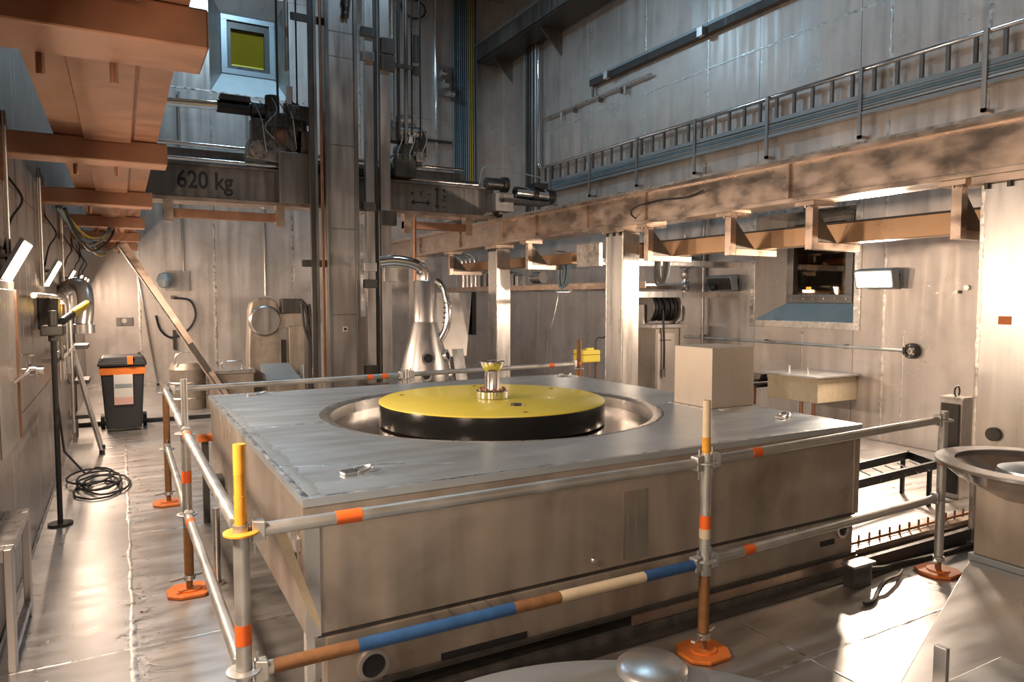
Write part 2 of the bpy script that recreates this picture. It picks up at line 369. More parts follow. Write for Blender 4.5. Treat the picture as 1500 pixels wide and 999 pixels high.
box('pane', amber, w2, jx0+.1, jx1-.1, D+.1, D+.14, jz0+.09, jz1-.09)
box('pane_strip', yellow, w2, jx0+.2, jx1-.22, D+.07, D+.1, jz0+.19, jz0+.22)
# walkway slab along the top of the right wall
sl = struct(MB().box(7.86, XR, 2, YF, 7.62, 7.92).build('trim_2', dark, None, bevel=.01))
box('edge_channel', grey, sl, 7.82, 7.86, 2, YF, 7.66, 7.98); box('edge_channel', lampblue, sl, 7.74, 7.86, 2, YF, 7.98, 8.0)
for y in (13.2, 15.4): MB().prism([(8.0, 7.62), (XR, 7.62), (XR, 7.1)], 'y', y, y+.03).build('gusset', grey, sl)

# ------------------------------------------------------------------ ceiling lamps (cool, high up)
def ceiling_lamp(x, y, lab, face):
    t = thing('high_bay_lamp', lab, 'ceiling lamp', (x, y, ZC), 'cool lamps under the ceiling')
    MB().frustum((x, y), 1.3, .6, 1.1, .4, ZC-.25, ZC-.1).build('housing', lampblue, t, bevel=.01)
    face_lamp(t, 'diffuser', [(x-.6, y-.26, ZC-.255), (x-.6, y+.26, ZC-.255), (x+.6, y+.26, ZC-.255), (x+.6, y-.26, ZC-.255)], face, COOL, face['rad'])
    for s in (-.4, .4): MB().cyl((x+s, y, ZC-.1), (x+s, y, ZC), .01, n=8).build('hanger', clean, t)
for x, y, l in ((2.2, 13.8, 'cool white lamp on the ceiling nearest the yellow window'), (4.4, 7.0, 'cool white lamp on the ceiling over the round lid')):
    ceiling_lamp(x, y, l, ceilm if y > 10 else ceilm2)

# ------------------------------------------------------------------ left wall LED floods
def led_flood(y, lab, dim=1.):
    t = thing('led_floodlight', lab, 'floodlight', (XL, y, 2.05), 'LED floodlights along the left wall')
    # housing: a slim tilted box, lit face looking down into the room
    q = [(-.595, 1.96), (-.475, 2.19), (-.495, 2.205), (-.612, 1.975)]
    MB().prism([(a, b) for a, b in q], 'y', y-.02, y+.42).build('housing', lampblue, t)
    face_lamp(t, 'lit_face', [(-.588, y+.40, 1.960), (-.474, y+.40, 2.179), (-.474, y, 2.179), (-.588, y, 1.960)], led, (1, .76, .57), E_LED*dim)
    m = MB(); m.box(XL, -.54, y+.06, y+.09, 2.09, 2.11); m.box(XL, -.54, y+.31, y+.34, 2.09, 2.11); m.box(XL, XL+.012, y, y+.4, 2.02, 2.16); m.build('bracket', grey, t)
    MB().tube([(XL+.02, y+.2, 2.14), (-.56, y+.2, 2.32), (-.5, y+.21, 2.45), (-.58, y+.22, 2.6), (-.6, y+.22, 2.72)], .007, smooth=5).build('power_cord', black, t, smooth=True)
for y, l in ((5.0, 'nearest lit LED floodlight in view on the left wall, over the cabinet door'), (7.6, 'second lit LED floodlight along the left wall, above the black tripod pole'), (10.0, 'third lit LED floodlight along the left wall'),
             (12.0, 'fourth lit LED floodlight along the left wall'), (13.3, 'fifth lit LED floodlight along the left wall'), (14.4, 'farthest lit LED floodlight along the left wall, at the far corner'),
             (2.2, 'lit LED floodlight on the left wall beside the camera'), (-.6, 'lit LED floodlight on the left wall behind the camera')):
    led_flood(y, l, .3 if y > 13 else .6 if y > 12 else 1.)
# right wall floods
def wall_flood(y0, z0, lit, lab, face, w_=.52, h_=.22):
    t = thing('flood_lamp', lab, 'floodlight', (XR, y0+w_/2, z0))
    q = [(XR-.26, z0+h_), (XR-.12, z0+h_+.03), (XR-.08, z0), (XR-.20, z0-.01)]
    MB().prism(q, 'y', y0, y0+w_).build('housing', lampblue, t, bevel=.006)
    f = [(XR-.262, z0+h_-.03), (XR-.209, z0+.01), (XR-.219, z0+.008), (XR-.272, z0+h_-.032)]
    if lit: face_lamp(t, 'lit_face', [(XR-.266, y0+.03, z0+h_-.03), (XR-.266, y0+w_-.03, z0+h_-.03), (XR-.214, y0+w_-.03, z0+.01), (XR-.214, y0+.03, z0+.01)], face, lit, face['rad'])
    else: MB().prism(f, 'y', y0+.03, y0+w_-.03).build('dark_face', face, t)
    m = MB(); m.box(XR-.14, XR, y0+.1, y0+.14, z0+.06, z0+.12); m.box(XR-.14, XR, y0+w_-.14, y0+w_-.1, z0+.06, z0+.12); m.box(XR-.015, XR, y0+.05, y0+w_-.05, z0-.02, z0+.18); m.build('bracket', grey, t)
    return t
wall_flood(5.36, 1.98, (1, .80, .62), 'glaring lit flood lamp on the right wall beside the recessed window', flood)
t = wall_flood(7.98, 1.97, False, 'unlit blue-grey flood lamp on the right wall left of the recessed window', dark)
MB().cyl((XR-.3, 8.35, 2.0), (XR-.26, 8.3, 2.02), .05, n=14).build('sensor', black, t)
wall_flood(3.3, 2.0, (1, .74, .52), 'lit flood lamp on the right wall behind the broad column', sidef)

# ------------------------------------------------------------------ left runway with cross brackets
t = thing('crane_runway', 'left crane runway beam seen from below along the left wall', 'beam', (0, 6, 2.98))
box('underside_plate', warmsteel, t, -.33, .24, 1.2, YF, 2.862, 2.885)
box('web', warmsteel, t, -.26, .20, 1.2, YF, 2.885, 3.22); box('rail', clean, t, -.02, .06, 1.2, YF, 3.22, 3.28)
for y0, y1 in ((1.2, 2.72), (3.08, 5.2), (5.46, 7.66), (7.92, 10.03), (10.27, 12.38), (12.62, 14.68), (14.92, YF)): box('centre_strip', warmsteel, t, -.17, .09, y0, y1, 2.838, 2.862, bevel=.004)
LB = [(3.06, .32), (5.44, .22), (7.9, .22), (10.25, .2), (12.6, .2), (14.9, .2), (.9, .3)]
words = ['nearest, thick orange-brown cross bracket under the left runway, cut by the picture corner', 'second cross bracket under the left runway, its end left of the crane bridge', 'third cross bracket under the left runway, level with the 620 kg lettering', 'fourth cross bracket under the left runway, above the LED floodlights',
         'fifth cross bracket under the left runway', 'farthest cross bracket under the left runway, at the leaning bar', 'cross bracket under the left runway above the camera']
for (y, dd), l in zip(LB, words):
    t = thing('cross_bracket', l, 'bracket', (-.2, y, 2.72), 'cross brackets under the left runway')
    box('channel', warmsteel, t, XL, .30, y-dd, y, 2.72, 2.86, bevel=.008)
    box('wall_plate', warmsteel, t, XL, XL+.03, y-dd-.05, y+.05, 2.55, 2.97)
    for bx in (-.23, .005):
        m = MB(); yb = y+.075; m.cyl((bx, yb, 2.862), (bx, yb, 2.80), .045, n=12); m.cyl((bx, yb, 2.80), (bx, yb, 2.755), .03, n=6); m.cyl((bx, yb, 2.755), (bx, yb, 2.665), .015, n=10)
        m.build('bolt', warmsteel, t)
# cables slung below the left runway
for i, (c, y0, sag, lab) in enumerate(((bluec, 8.0, .18, 'blue cable sagging under the left runway brackets'), (greyc, 8.05, .22, 'grey cable sagging under the left runway brackets'), (yelc, 8.2, .14, 'yellow cable sagging under the left runway brackets'), (black, 8.1, .26, 'black cable sagging under the left runway brackets'),
                                      (yelc, 10.5, .2, 'yellow cable looped under the fourth runway bracket'), (bluec, 10.5, .15, 'blue cable looped under the fourth runway bracket'))):
    x0 = -.5 + .02*i
    tag(MB().tube([(x0, y0, 2.71), (x0+.1, y0+.5, 2.71-sag), (x0+.2, y0+1.1, 2.70-sag*1.25), (x0+.34, y0+1.8, 2.70-sag*.6), (x0+.4, y0+2.2, 2.71)], .014, smooth=6).build('slung_cable', c, None, smooth=True), lab, 'cable')

# ------------------------------------------------------------------ right runway: beam, columns, hung tube
BX = 5.55
t = thing('crane_runway', 'long right crane runway beam with scuffed web, over the columns', 'beam', (BX+.12, 8, 2.76))
box('bottom_flange', beam, t, BX-.04, BX+.30, -1, YF-.02, 2.74, 2.785, bevel=.004)
box('web', beam, t, BX+.01, BX+.25, -1, YF-.02, 2.785, 3.10)
box('top_flange', beam, t, BX-.06, BX+.32, -1, YF-.02, 3.10, 3.145, bevel=.004)
box('rail', clean, t, BX+.08, BX+.18, -1, YF-.02, 3.145, 3.20)
for y in (4.62, 6.7, 7.9, 9.25, 10.3, 12.0, 14.0): box('stiffener', beam, t, BX-.02, BX+.02, y, y+.02, 2.785, 3.10)
for (y0, y1, x1, lab, tagc) in ((2.52, 2.92, .30, 'broad steel column with an orange sticker behind the funnel', 1), (7.14, 7.51, .26, 'steel column standing behind the carriage, mid runway', 0), (10.55, 10.87, .26, 'slimmer distant steel column behind the round lid', 0), (14.4, 14.7, .26, 'farthest steel column of the right runway beside the mast', 0)):
    t = thing('runway_column', lab, 'column', (BX+.13, (y0+y1)/2, 0), 'columns of the right runway')
    box('shaft', clean, t, BX, BX+x1, y0, y1, 0, 2.68, bevel=.006)
    box('head_plate', beam, t, BX-.04, BX+x1+.04, y0-.05, y1+.05, 2.68, 2.74, bevel=.004); box('foot_plate', clean, t, BX-.06, BX+x1+.06, y0-.06, y1+.06, 0, .03)
    for yy in (y0, y1):
        k += 1; wavy((BX-.001, yy+(.02 if yy == y0 else -.02), .05), (BX-.001, yy+(.02 if yy == y0 else -.02), 2.66), .008, .018, 60, (-1,0,0), k, 'weld_seam', weldm, t)
    m = MB()
    for q in range(3): m.cyl((BX-.02, y0+.05+q*(y1-y0-.1)/2, 2.64), (BX-.02, y0+.05+q*(y1-y0-.1)/2, 2.68), .016, n=6)
    m.build('bolts', dark, t)
    if tagc:
        MB().box(BX-.004, BX, 2.68, 2.765, 1.66, 1.72).build('sticker', orangep, t)
        MB().cyl((BX-.03, 2.76, .86), (BX, 2.76, .86), .05, n=16).build('socket', dark, t)
# L-brackets hung under the beam and the varnished tube on them
for y, l in ((3.08, 'L-shaped hanger bracket under the beam next to the broad column'), (4.40, 'L-shaped hanger bracket under the beam over the window'), (5.40, 'L-shaped hanger bracket under the beam left of the window'), (6.72, 'L-shaped hanger bracket under the beam beside the mid column'), (9.6, 'L-shaped hanger bracket under the beam between the two slim columns'), (12.6, 'far L-shaped hanger bracket under the beam near the mast')):
    t = thing('hanger_bracket', l, 'bracket', (BX+.1, y, 2.74), 'hanger brackets under the right runway')
    box('mount', beam, t, BX-.02, BX+.28, y-.06, y+.14, 2.70, 2.738)
    box('drop_leg', beam, t, BX+.05, BX+.13, y, y+.08, 2.30, 2.70, bevel=.003)
    box('arm', beam, t, BX+.13, BX+.75, y, y+.08, 2.30, 2.37, bevel=.003)
    MB().prism([(BX+.13, 2.70), (BX+.45, 2.37), (BX+.13, 2.37)], 'y', y+.035, y+.045).build('gusset', grey, t)
    bolt(t, (BX+.0, y+.04, 2.70), (0,0,-1), .014, .02)
t = thing('hung_tube', 'long varnished brown square tube resting on the hanger brackets', 'tube', (6.1, 6, 2.375))
box('tube', brownt, t, 6.02, 6.18, 1.5, 7.4, 2.372, 2.56, bevel=.006); box('edge_strip', black, t, 6.02, 6.18, 1.5, 7.4, 2.56, 2.575)
t = thing('hung_tube', 'shorter varnished brown tube behind the slim columns', 'tube', (6.1, 11, 2.375))
box('tube', brownt, t, 6.02, 6.18, 9.0, 13.2, 2.372, 2.54, bevel=.006)
tag(MB().tube([(BX+.3, 6.95, 2.72), (BX-.06, 6.9, 2.86), (BX-.07, 6.8, 2.95), (BX-.06, 6.4, 2.98), (BX-.05, 6.0, 2.96), (BX-.05, 5.7, 3.0)], .009, smooth=6).build('loose_cable', black, None, smooth=True), 'thin black cable drooping over the runway web above the mid column', 'cable')

# ------------------------------------------------------------------ bridge crane
BY = 10.8
t = thing('crane_bridge', 'grey crane bridge girder lettered 620 kg spanning the room', 'crane', (3, BY, 3.2))
box('girder', grey, t, .35, 5.62, BY, BY+.35, 3.24, 3.68, bevel=.006)
box('bottom_flange', beam, t, .30, 5.66, BY-.06, BY+.41, 3.19, 3.24); box('top_flange', grey, t, .35, 5.62, BY-.05, BY+.4, 3.68, 3.715)
MB().cyl((.3, BY-.03, 3.76), (2.4, BY-.03, 3.76), .025, n=12).build('guide_rail', chrome, t, smooth=True)
MB().cyl((3.85, BY+.1, 3.765), (5.4, BY+.1, 3.765), .05, n=16).build('drive_shaft', chrome, t, smooth=True)
box('rear_girder', grey, t, .3, 5.7, BY+1.25, BY+1.5, 3.55, 4.15, bevel=.005)
MB().cyl((.4, BY+1.18, 4.2), (5.6, BY+1.18, 4.2), .03, n=12).build('guide_rail', chrome, t, smooth=True)
MB().cyl((.4, BY+1.1, 3.86), (5.6, BY+1.1, 3.86), .03, n=12).build('guide_rail', chrome, t, smooth=True)
for x0 in (-.2, 5.5): box('end_carriage', mastm, t, x0, x0+.35, BY-.3, BY+1.8, 3.30, 3.60, bevel=.01)
for x0 in (-.05, 5.65):
    for y0 in (BY-.05, BY+1.45): MB().cyl((x0, y0, 3.30), (x0+.08, y0, 3.30), .09, n=20).build('wheel', dark, t, smooth=True)
for x0, x1 in ((.55, 2.15), (4.0, 5.2)):
    m = MB(); m.box(x0, x1, BY-.02, BY+.1, 2.96, 3.08); m.build('hung_channel', warmsteel, t, bevel=.004)
    for x in (x0, x1-.12): box('drop_bracket', beam, t, x, x+.12, BY-.04, BY+.12, 2.90, 3.19)
cv = bpy.data.curves.new('lettering', 'FONT'); cv.body = '620 kg'; cv.size = .335; cv.extrude = .002; cv.offset = .006
to = bpy.data.objects.new('lettering_tmp', cv); COL.objects.link(to)
bpy.context.view_layer.update()
me = bpy.data.meshes.new_from_object(to.evaluated_get(bpy.context.evaluated_depsgraph_get())); bpy.data.objects.remove(to)
xs = [v.co.x for v in me.vertices]; sc_ = .72/(max(xs)-min(xs))
for v in me.vertices: v.co = Vector(((v.co.x-min(xs))*sc_, -v.co.z, v.co.y))
me.materials.clear(); me.materials.append(inkm)
lo = bpy.data.objects.new('lettering', me); COL.objects.link(lo); lo.parent = t; lo.location = Vector((.73, BY-.003, 3.375)) - Vector(t.location)
# direction marks: double arrow across with + Y -, double arrow upright with + Z -
def mark(polys): 
    m = MB()
    for p in polys: m.prism(p, 'y', BY-.004, BY-.001)
    m.build('direction_mark', inkm, t)
ax, az = 4.12, 3.39
mark([[(ax+.06,az-.012),(ax+.29,az-.012),(ax+.29,az+.012),(ax+.06,az+.012)], [(ax,az),(ax+.07,az-.045),(ax+.07,az+.045)], [(ax+.35,az),(ax+.28,az+.045),(ax+.28,az-.045)]])
vx = 4.58
mark([[(vx-.014,3.36),(vx+.014,3.36),(vx+.014,3.60),(vx-.014,3.60)], [(vx-.045,3.36),(vx+.045,3.36),(vx,3.30)], [(vx-.045,3.60),(vx,3.66),(vx+.045,3.60)]])
def plus(x, z, s=.03): return [[(x-s,z-.007),(x+s,z-.007),(x+s,z+.007),(x-s,z+.007)], [(x-.007,z-s),(x+.007,z-s),(x+.007,z+s),(x-.007,z+s)]]
def minus(x, z, s=.03): return [[(x-s,z-.007),(x+s,z-.007),(x+s,z+.007),(x-s,z+.007)]]
def bar(x0, z0, x1, z1, r=.008):
    d = Vector((x1-x0, z1-z0)).normalized(); n = Vector((-d.y, d.x))*r
    return [(x0-n.x, z0-n.y), (x1-n.x, z1-n.y), (x1+n.x, z1+n.y), (x0+n.x, z0+n.y)]
mark(plus(ax+.03, 3.53) + minus(ax+.32, 3.53) + [bar(ax+.175, 3.53, ax+.175, 3.48), bar(ax+.175, 3.53, ax+.14, 3.58), bar(ax+.175, 3.53, ax+.21, 3.58)])
mark(plus(vx+.12, 3.61) + minus(vx+.12, 3.34) + [bar(vx+.09, 3.52, vx+.15, 3.52), bar(vx+.15, 3.52, vx+.09, 3.44), bar(vx+.09, 3.44, vx+.15, 3.44)])
# motors at the right end of the bridge
m = MB(); m.cyl((5.45, BY-.05, 3.78), (5.75, BY-.05, 3.78), .10, n=18); m.cyl((5.75, BY-.05, 3.78), (5.85, BY-.05, 3.78), .13, n=18); m.build('end_motor', dark, t, smooth=True)
MB().cyl((5.87, BY-.3, 3.63), (6.55, BY-.3, 3.60), .10, n=18).build('end_motor', chrome, t, smooth=True)
m = MB(); m.cyl((6.2, BY-.3, 3.615), (6.28, BY-.3, 3.61), .125, n=18); m.cyl((6.5, BY-.3, 3.60), (6.62, BY-.3, 3.60), .12, n=18); m.box(6.2, 6.45, BY-.42, BY-.2, 3.72, 3.80); m.build('motor_clamp', black, t, smooth=True)
box('motor_bracket', dark, t, 5.62, 6.5, BY-.4, BY-.1, 3.44, 3.5)
MB().tube([(5.3, BY-.1, 3.75), (5.35, BY-.12, 4.0), (5.5, BY-.12, 4.05), (5.9, BY-.1, 4.02), (6.5, BY-.1, 3.95)], .012, smooth=5).build('motor_cable', greyc, t, smooth=True)
# trolley
t = thing('crane_trolley', 'dark crane trolley full of motors and gearboxes astride the bridge', 'crane trolley', (2.5, BY+.4, 3.72))
box('frame', dark, t, 1.95, 4.05, BY+.0, BY+1.3, 3.74, 3.86, bevel=.01)
box('frame_plate', grey, t, 2.05, 2.5, BY-.22, BY-.16, 3.22, 3.95, bevel=.006)
m = MB(); m.prism([(1.62, 3.84), (2.15, 3.80), (2.4, 3.95), (2.42, 4.35), (2.1, 4.45), (1.85, 4.3), (1.66, 4.1)], 'y', BY-.1, BY+.18); m.build('gearbox', grey, t, bevel=.02)
m = MB(); m.lathe((1.8, BY-.1, 3.98), [(.0,.05), (.05,.05), (.05,.03), (.085,.03), (.085,.045), (.12,.045), (.13,0)], 28, (0,-1,0)); m.build('bearing_cap', mastm, t, smooth=True)
for a in range(6): bolt(t, (1.8+.105*math.cos(a*1.047), BY-.145, 3.98+.105*math.sin(a*1.047)), (0,-1,0), .012, .015, mat=dark)
for (p0, p1, r, mt) in (((1.27, BY+.05, 4.55), (1.72, BY+.05, 4.55), .09, black), ((1.72, BY+.05, 4.55), (1.9, BY+.05, 4.55), .12, dark), ((2.0, BY-.05, 4.45), (2.0, BY-.05, 4.75), .10, dark), ((2.28, BY, 4.2), (2.28, BY, 4.68), .12, grey), ((2.1, BY-.15, 4.18), (2.1, BY+.3, 4.18), .10, warmsteel), ((2.42, BY, 3.9), (2.42, BY, 4.5), .08, dark),
                       ((3.85, BY-.1, 4.45), (4.25, BY-.1, 4.45), .10, grey), ((4.05, BY-.15, 4.2), (4.05, BY+.2, 4.2), .15, dark), ((4.2, BY-.1, 3.95), (4.2, BY-.1, 4.35), .08, dark), ((3.9, BY-.15, 3.95), (3.9, BY+.2, 3.95), .14, grey), ((4.28, BY-.1, 4.5), (4.28, BY-.1, 4.1), .07, black)):
    MB().cyl(p0, p1, r, n=20).build('motor', mt, t, smooth=True)
for (x0, x1, y0, y1, z0, z1, mt) in ((1.9, 2.3, BY-.2, BY+.1, 4.3, 4.5, dark), (2.2, 2.55, BY-.25, BY+.1, 4.42, 4.62, dark), (1.7, 1.95, BY-.15, BY+.1, 4.1, 4.4, dark), (2.3, 2.62, BY-.1, BY+.2, 3.7, 4.3, grey), (3.8, 4.15, BY-.2, BY+.1, 3.75, 4.1, dark), (3.75, 4.0, BY-.18, BY+.1, 4.3, 4.6, grey), (4.1, 4.3, BY-.2, BY, 4.0, 4.15, grey)):
    box('machine_block', mt, t, x0, x1, y0, y1, z0, z1, bevel=.015)
MB().cyl((.62, BY+.05, 4.52), (1.27, BY+.05, 4.55), .06, n=16).build('drive_shaft', chrome, t, smooth=True)
box('junction_box', dark, t, 1.3, 1.7, BY-.08, BY+.14, 4.62, 4.7, bevel=.01); box('junction_box', clean, t, 2.18, 2.27, BY-.15, BY-.1, 4.65, 4.9); box('junction_box', white, t, 3.98, 4.1, BY-.17, BY-.15, 4.28, 4.38)
for i in range(9):
    x = 1.75+.07*i; z = 4.3+.05*(i % 4)
    MB().tube([(x, BY-.1, z+.3), (x+.06, BY-.28, z+.05), (x+.1*(-1)**i, BY-.25, z-.2), (x+.15, BY-.12, z-.38)], .008, smooth=5).build('cable_loop', black if i % 3 else greyc, t, smooth=True)
for i in range(5):
    x = 3.85+.1*i
    MB().tube([(x, BY-.1, 4.6), (x+.05, BY-.26, 4.35), (x-.03, BY-.25, 4.1), (x+.05, BY-.1, 3.9)], .008, smooth=5).build('cable_loop', black if i % 2 else greyc, t, smooth=True)
# mast
MY = 10.3
t = thing('manipulator_mast', 'tall grey square mast hanging from the crane trolley', 'mast', (2.9, MY, .45))
m = MB(); m.box(2.70, 3.06, MY-.02, MY+.3, .5, ZC-.02); m.build('box_profile', mastm, t, bevel=.006)
for x0 in (2.645, 3.06): box('edge_flange', grey, t, x0, x0+.055, MY-.04, MY+.3, .5, ZC-.02, bevel=.004)
for z in (1.6, 2.85, 4.05, 5.3, 5.65): box('joint_strip', grey, t, 2.70, 3.06, MY-.024, MY-.02, z, z+.015)
box('label_plate', white, t, 2.85, 2.92, MY-.026, MY-.02, 1.36, 1.43); MB().prism([(2.865, 1.375), (2.905, 1.375), (2.905, 1.415), (2.865, 1.415)], 'y', MY-.028, MY-.026).build('label_print', inkm, t)
m = MB()
for i in range(26): m.lathe((2.93+.012*(i % 2), MY-.06, 5.9+i*.095), [(.022,-.05),(.034,-.03),(.034,.03),(.022,.05)], 10)
m.build('chain', dark, t, smooth=True)
MB().tube([(3.01, MY-.05, ZC-.05), (3.01, MY-.05, 6.1), (2.98, MY-.06, 5.85)], .016).build('chain_guide', chrome, t, smooth=True)
def mastrod(name, label, x, wid, y, z0, mat, extra=None):
    t = thing(name, label, 'guide rail', (x, y, z0))
    box('profile', mat, t, x-wid/2, x+wid/2, y-wid*.4, y+wid*.4, z0, ZC-.02, bevel=.004)
    return t
t = mastrod('guide_rail', 'pale square guide rail right next to the big mast', 3.33, .13, 10.45, .55, mastm)
for z, mt in ((5.7, dark), (5.35, grey), (3.15, dark), (2.25, clean), (2.0, dark), (.7, dark)): box('clamp', mt, t, 3.20, 3.40, 10.34, 10.42, z, z+.13, bevel=.008)
t = mastrod('guide_rail', 'dark guide rail between the two pale rails of the mast', 3.45, .06, 10.5, .55, dark)
t = mastrod('guide_rail', 'broad pale guide rail second right of the mast', 3.57, .15, 10.45, .55, mastm)
for z, mt in ((5.5, dark), (5.25, dark), (2.95, dark), (2.1, clean)): box('clamp', mt, t, 3.50, 3.72, 10.33, 10.42, z, z+.22, bevel=.008)
t = mastrod('guide_rail', 'dark guide rail hanging left of the big mast', 2.47, .07, 10.4, .62, dark)
box('side_channel', grey, t, 2.505, 2.545, 10.36, 10.44, .62, ZC-.02)
for z in (2.3, 5.75): box('cross_arm', dark, t, 2.2 if z > 3 else 2.3, 2.66, 10.37, 10.41, z, z+.1)
t = mastrod('guide_rail', 'slim copper-toned rail just left of the mast', 2.60, .04, 10.35, .62, warmsteel)
for x, r_, mt, z0, l in ((3.86, .028, dark, 4.3, 'dark vertical rod right of the mast, ending at the trolley'), (3.98, .035, grey, 4.25, 'thick grey vertical rod right of the mast'), (4.08, .014, black, 4.4, 'black vertical wire inside the rods right of the mast'), (4.22, .014, black, 4.2, 'thin black hoist rope farthest right of the mast'), (3.78, .018, chrome, 4.5, 'bright thin rod beside the broad pale rail'),
                         (2.05, .016, black, 4.6, 'black hoist rope left of the mast over the trolley'), (2.18, .03, mastm, 5.1, 'pale vertical rod left of the mast over the trolley'), (2.32, .012, black, 4.6, 'thin dark wire left of the mast')):
    tag(MB().cyl((x, 10.6, z0), (x, 10.6, ZC-.02), r_, n=12).build('hoist_rod', mt, None, smooth=True), l, 'rod')
t = thing('cable_clip_bar', 'small dark clip bar on the rods right of the mast', 'clip', (3.95, 10.55, 5.4)); box('bar', dark, t, 3.75, 4.1, 10.52, 10.56, 5.38, 5.44); m = MB(); m.cyl((4.12, 10.52, 5.5), (4.12, 10.52, 5.9), .05, n=12); m.build('pulley_block', dark, t, smooth=True); MB().cyl((4.12, 10.5, 5.3), (4.12, 10.5, 5.42), .06, n=12).build('pulley_block', dark, t)
tag(MB().cyl((3.95, 10.2, 0), (3.95, 10.2, 3.1), .028, n=12).build('tube_pole', warmsteel, None, smooth=True), 'thin coppery upright tube right of the mast before the vessel', 'tube')

# ------------------------------------------------------------------ the big carriage
PX0, PX1, PY0, PY1 = .65, 4.37, 3.0, 6.65
HC = (2.5, 4.83); HR = 1.22
t = CAR = thing('shield_carriage', 'large square steel carriage with a round opening in its top', 'carriage', (2.5, 4.83, 0))
def half_top(sgn):
    """half of the top plate with a half-round cut-out"""
    m = MB(); n = 48; rr = HR+.075; gap = .004*sgn
    yo = PY0 if sgn < 0 else PY1
    inner = []; outer = []
    for i in range(n+1):
        a = math.pi*i/n; inner.append((HC[0]+rr*math.cos(a), HC[1]+gap+sgn*rr*math.sin(a)))
    # outer boundary points matched by angle
    for i in range(n+1):
        a = math.pi*i/n; c, s_ = math.cos(a), math.sin(a)
        best = 1e9
        if c > 1e-6: best = min(best, (PX1-HC[0])/c)
        if c < -1e-6: best = min(best, (PX0-HC[0])/c)
        if s_ > 1e-6: best = min(best, abs(yo-HC[1])/s_)
        outer.append((HC[0]+best*c, HC[1]+gap+sgn*(best*s_)))
    cor = []
    vs = []
    for z in (.965, 1.0):
        vs += [(x, y, z) for x, y in inner] + [(x, y, z) for x, y in outer]
    N = n+1; fs = []
    for i in range(n):
        fs += [(i, i+1, N+i+1, N+i), (2*N+i, 2*N+i+1, 3*N+i+1, 3*N+i), (i, i+1, 2*N+i+1, 2*N+i), (N+i, N+i+1, 3*N+i+1, 3*N+i)]
    fs += [(0, N, 3*N, 2*N), (n, N+n, 3*N+n, 2*N+n)]
    m.add(vs, fs)
    # corner triangles the radial matching cuts off
    for i in range(n):
        a, b = outer[i], outer[i+1]
        if abs(a[0]-b[0]) > 1e-5 and abs(a[1]-b[1]) > 1e-5:
            cx = PX1 if a[0] > HC[0] else PX0
            m.prism([a, b, (cx, yo+gap)], 'z', .965, 1.0)
    return m.build('top_plate', decktop, t)
half_top(-1); half_top(1)
MB().lathe((HC[0], HC[1], 0), [(HR+.073, .97), (HR+.073, 1.0015), (HR+.058, 1.0015), (HR+.0, .985), (HR, .90), (HR+.073, .90)], 96, closed=True).build('opening_ring', clean, t, smooth=True)
MB().lathe((HC[0], HC[1], 0), [(.001, .875), (HR+.01, .875), (HR+.01, .90), (.001, .90)], 96).build('recess_floor', recess, t, smooth=True)
for s_ in (-1, 1): 
    k += 1; wavy((PX0 if s_ < 0 else HC[0]+HR+.09, HC[1], 1.0), (HC[0]-HR-.09 if s_ < 0 else PX1, HC[1], 1.0), .008, .022, 26, (0,0,1), k, 'weld_seam', weldf, t)
k += 1; wavy((PX0+.02, 3.66, 1.0), (1.5, 3.30, 1.0), .003, .012, 26, (0,0,1), k, 'scratch', weldf, t)
for i, (a, b) in enumerate((((PX0, PY0), (PX1, PY0)), ((PX0, PY0), (PX0, PY1)), ((PX0, PY1), (PX1, PY1)), ((PX1, PY0), (PX1, PY1)))):
    k += 1; ins = .018; sx = ins if a[0] == PX0 else -ins; 
    p = Vector((a[0], a[1], 1.0)); q = Vector((b[0], b[1], 1.0))
    off = Vector((0, ins, 0)) if i == 0 else Vector((ins, 0, 0)) if i == 1 else Vector((0, -ins, 0)) if i == 2 else Vector((-ins, 0, 0))
    wavy(p+off, q+off, .008, .017 if i != 1 else .017, 60, (0,0,1), k, 'edge_weld', weldf, t)
wavy((PX0+.07, PY0+.05, 1.0), (PX0+.05, PY1-.5, 1.0), .01, .045, 60, (0,0,1), 77, 'ground_band', lampblue, t)
# body walls
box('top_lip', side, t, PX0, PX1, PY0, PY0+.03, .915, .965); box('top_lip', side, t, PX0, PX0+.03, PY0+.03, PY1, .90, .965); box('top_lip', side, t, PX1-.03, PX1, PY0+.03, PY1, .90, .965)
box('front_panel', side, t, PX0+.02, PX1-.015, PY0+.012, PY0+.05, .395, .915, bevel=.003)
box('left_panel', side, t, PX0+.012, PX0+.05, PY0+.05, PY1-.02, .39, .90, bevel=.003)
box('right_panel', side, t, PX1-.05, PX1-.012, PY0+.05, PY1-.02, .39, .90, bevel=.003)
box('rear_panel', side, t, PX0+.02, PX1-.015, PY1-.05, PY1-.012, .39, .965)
box('corner_angle', clean, t, PX0+.005, PX0+.07, PY0+.005, PY0+.012, .39, .915); box('corner_angle', side, t, PX1-.06, PX1-.008, PY0+.004, PY0+.012, .39, .915)
box('seam_lip', dark, t, PX0+.06, PX1-.02, PY0+.018, PY0+.05, .375, .395)
